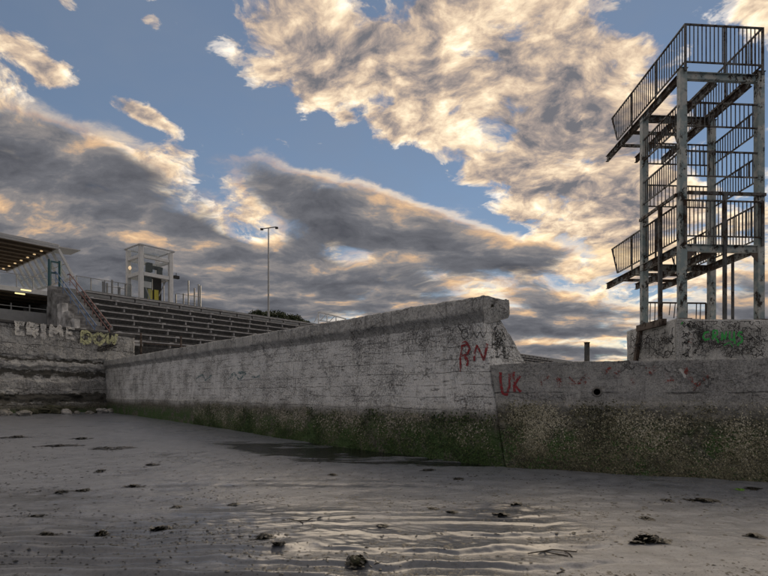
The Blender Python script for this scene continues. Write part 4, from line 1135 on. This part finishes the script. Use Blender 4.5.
def weed_mesh(seed, rx, ry, h, n_):
    rg = np.random.default_rng(seed); V, Fc, tn = [], [], []
    for k in range(n_):
        a = rg.random()*6.28; r = math.sqrt(rg.random())*(1+.38*math.sin(2*a+seed)+.25*math.sin(3*a+seed*2.3)+.2*math.sin(7*a+seed)); x, y = rx*r*math.cos(a), ry*r*math.sin(a)
        if math.sin(x/rx*5+seed)+math.sin(y/ry*4+x/rx*3+seed*1.7) < -.75: continue
        hz = h*max(.12, (1-r*r))*(.25+.75*rg.random()); th = rg.random()*6.28; L = (.05+.10*rg.random())*(.4+min(1.2, rx*2.2)); w = .010+.016*rg.random()
        b0 = len(V); t0 = .1+.5*rg.random()**2
        seg = 5; cx, cy, cz = x, y, hz
        for i in range(seg+1):
            f = i/seg; th2 = th+.9*math.sin(f*4+seed)
            nx, ny = -math.sin(th2), math.cos(th2); ww = w*(1-.5*abs(2*f-1))
            V += [(cx-nx*ww, cy-ny*ww, cz), (cx+nx*ww, cy+ny*ww, cz+.5*ww)]; tn += [t0, t0]
            cx += math.cos(th2)*L/seg; cy += math.sin(th2)*L/seg; cz = max(.004, hz*(1-f*f)*.9+.006*rg.random())
        for i in range(seg): Fc.append([b0+2*i, b0+2*i+1, b0+2*i+3, b0+2*i+2])
    return tris_mesh('seaweed', V, Fc, tn)
WEED = [ # px, py, half width px, half depth m, height, strands, label
 (650, 541.5, 16, .075, .075, 230, 'bushy black seaweed clump, largest on the sand at right'),
 (702, 501, 13, .09, .03, 120, 'flat dark seaweed mat near the right wall foot'),
 (754.5, 536.5, 6.5, .06, .035, 60, 'small seaweed tuft near the right edge of the sand'),
 (646, 519, 4, .06, .035, 40, 'small dark seaweed knot above the biggest clump at right'),
 (667, 500.7, 5, .06, .02, 36, 'thin dark seaweed scrap left of the flat mat at right'),
 (753, 489, 8, .10, .02, 50, 'dark seaweed strip against the right wall foot at the edge'),
 (517, 505, 5, .07, .02, 40, 'dark seaweed scrap on the sand below the wall joint'),
 (502.5, 515, 5.5, .07, .025, 44, 'lone dark seaweed piece at the upper edge of the glowing wet sand'),
 (452, 512.5, 3.5, .05, .02, 30, 'right one of two close seaweed scraps in mid foreground'),
 (433, 509, 5, .06, .02, 36, 'left one of two close seaweed scraps in mid foreground'),
 (382, 526.5, 5.5, .04, .025, 44, 'dark seaweed curl on a ripple crest at centre'),
 (264, 537, 9, .06, .05, 110, 'dark seaweed tuft lying on the ripples left of centre'),
 (279, 545, 4, .04, .03, 40, 'little seaweed tuft just below the ripple tuft left of centre'),
 (161.5, 530, 9, .06, .045, 100, 'spread dark seaweed tuft on the rippled sand at left'),
 (101.5, 533.5, 5, .05, .06, 70, 'upright dark seaweed knot on the rippled sand at left'),
 (48, 535.5, 10, .05, .03, 80, 'long low seaweed strip on the rippled sand at far left'),
 (176.5, 507.7, 6, .06, .02, 44, 'flat seaweed strip above the left ripples'),
 (233.5, 504.7, 5, .05, .02, 40, 'flat seaweed scrap above the ripples, left of centre'),
 (36.5, 516.7, 4.5, .05, .02, 36, 'small seaweed scrap above the ripples at far left'),
 (133.5, 486.7, 8, .09, .03, 70, 'dark seaweed tuft alone on the smooth sand at left'),
 (83, 491, 7, .09, .035, 60, 'right half of the broken seaweed line on smooth sand at left'),
 (62, 492, 8, .09, .02, 50, 'left half of the broken seaweed line on smooth sand at left'),
 (100.5, 471.7, 4, .12, .06, 50, 'round dark seaweed knob on smooth sand at left'),
 (112, 448.5, 22, .35, .05, 190, 'longest dark seaweed windrow on the far sand at left'),
 (60, 446, 20, .3, .04, 150, 'second long seaweed windrow left of the longest one'),
 (17, 437.5, 13, .35, .07, 150, 'dark seaweed heap on the far sand near the left edge'),
 (82, 438.5, 9, .25, .05, 160, 'dark seaweed heap on the far sand below the wall corner'),
 (152, 465, 7, .14, .03, 60, 'seaweed tuft on smooth sand left of the dark pool'),
 (332.5, 475, 4, .10, .03, 40, 'seaweed tuft on sand just below the dark pool'),
 (459, 479, 6, .09, .02, 44, 'seaweed strip on sand below the dark pool, toward the right'),
 (429, 470.3, 7, .10, .02, 50, 'thin seaweed line at the pool edge near the wall joint'),
]
for i, (px, py, hw, ry_, h, ns, lab) in enumerate(WEED):
    p = G(px, py); p = G(px, py, ground(p.x, p.y)); rx_ = .85*hw/F*p.y
    o = link('seaweed', weed_mesh(i+1, rx_, ry_, h, int(ns*1.5)), M['weed'], None, (p.x, p.y, ground(p.x, p.y)))
    tag(o, lab, 'seaweed', 'seaweed washed up on the sand')
# stone with weed in the foreground
p = G(356.5, 565); z = ground(p.x, p.y); o = thing('weedy_stone', (p.x, p.y, z), 'fist sized dark stone wrapped in weed on the ripples, bottom centre', 'stone')
link('stone', rock_mesh(77, .062, (1, .9, .8)), M['wrackrock'], o, (p.x, p.y, z+.035))
link('weed', weed_mesh(99, .085, .07, .11, 120), M['weed'], o, (p.x, p.y, z+.0))
# twigs
def twig(px, py, pts, label):
    p = G(px, py); m = MB()
    for pl in pts:
        q_ = []
        for (x, y) in pl:
            g = G(px+x, py+y); q_.append((g.x, g.y, ground(g.x, g.y)+.010))
        m.tube(q_, .0065, 5)
    o = m.build('twig', M['twig'], None, (p.x, p.y, ground(p.x, p.y))); tag(o, label, 'twig')
twig(552, 553, [[(-24, 0), (-12, -2), (0, -3), (14, -2.5), (25, -1)], [(-8, -2), (4, 1), (16, 5)], [(12, -2.5), (18, 3), (20, 6)]], 'thin branching twig on the sand at bottom right')
twig(560, 573, [[(-3, 1), (1, -2), (4, -4)]], 'short broken twig at the bottom edge of the sand')
twig(299, 522, [[(-10, -2), (0, 0), (8, 0), (14, -3)], [(0, 0), (4, 3)]], 'small forked twig on the ripples at centre left')
p = G(740, 489.5); o = link('green_weed', weed_mesh(55, .06, .05, .03, 40), M['fresh'], None, (p.x, p.y, ground(p.x, p.y))); tag(o, 'bright green weed scrap near the right wall foot', 'seaweed')

# fine litter nobody could count: weed crumbs, shell chips, pebbles
def litter(name, n_, seed, mat, size, tone, dens, label, kind_flat):
    rg = np.random.default_rng(seed); px = rg.uniform(-120, 900, n_*4); Y = 1/rg.uniform(1/34, 1/4.2, n_*4); X = (px-384)/F*Y
    pts = np.stack([X, Y, X*0], -1); ok = dens(X, Y, pts, rg)
    rxx, ryy = X-S0.x, Y-S0.y
    front = (rxx*WN.x+ryy*WN.y > .15)*(rxx*RN.x+ryy*RN.y > .15)
    ok = ok & (front > 0) & ((X-CN.x)*LN.x+(Y-CN.y)*LN.y > .8)
    X, Y = X[ok][:n_], Y[ok][:n_]; k = len(X); Z = sand_z(X, Y)
    s = size*(.35+1.3*rg.random(k)**3)*(.55+.05*Y); th = rg.random(k)*6.28; asp = .35+.65*rg.random(k)
    base = np.array([(1, 0, 0), (.2, .9, 0), (-.9, .4, 0), (-.5, -.8, 0), (.6, -.7, 0), (0, 0, .7)])
    Vv = np.zeros((k, 6, 3)); c, sn = np.cos(th), np.sin(th)
    jit = 1+.35*rg.normal(size=(k, 6))
    bx, by = base[None, :, 0]*jit, base[None, :, 1]*jit*asp[:, None]
    Vv[..., 0] = X[:, None]+s[:, None]*(bx*c[:, None]-by*sn[:, None]); Vv[..., 1] = Y[:, None]+s[:, None]*(bx*sn[:, None]+by*c[:, None])
    Vv[..., 2] = Z[:, None]+.001+s[:, None]*base[None, :, 2]*kind_flat
    i0 = np.arange(k)*6; Fc = np.concatenate([np.stack([i0+a, i0+(a+1) % 5, i0+5], -1) for a in range(5)])
    me = tris_mesh(name, Vv.reshape(-1, 3), Fc, np.repeat(tone(rg, k), 6)); o = link(name, me, M[mat]); tag(o, label, kind='stuff')
def d_weed(X, Y, p, rg):
    f = fbm(p*np.array([.5, 1.6, 1]), .9, 3, .6, 61); return rg.random(len(X)) < np.clip(.26+.32*f+.3*sstep(11, 22, Y), .05, 1)
litter('weed_crumbs', 12000, 2, 'weed', .023, lambda rg, k: .0+.3*rg.random(k), d_weed, 'dark weed crumbs strewn over the sand', .45)
litter('shell_chips', 500, 6, 'growth', .010, lambda rg, k: .75+.25*rg.random(k), lambda X, Y, p, rg: (rg.random(len(X)) < .5) & (X/Y > .15) & (Y > 6.5), 'pale shell chips on the sand', .5)
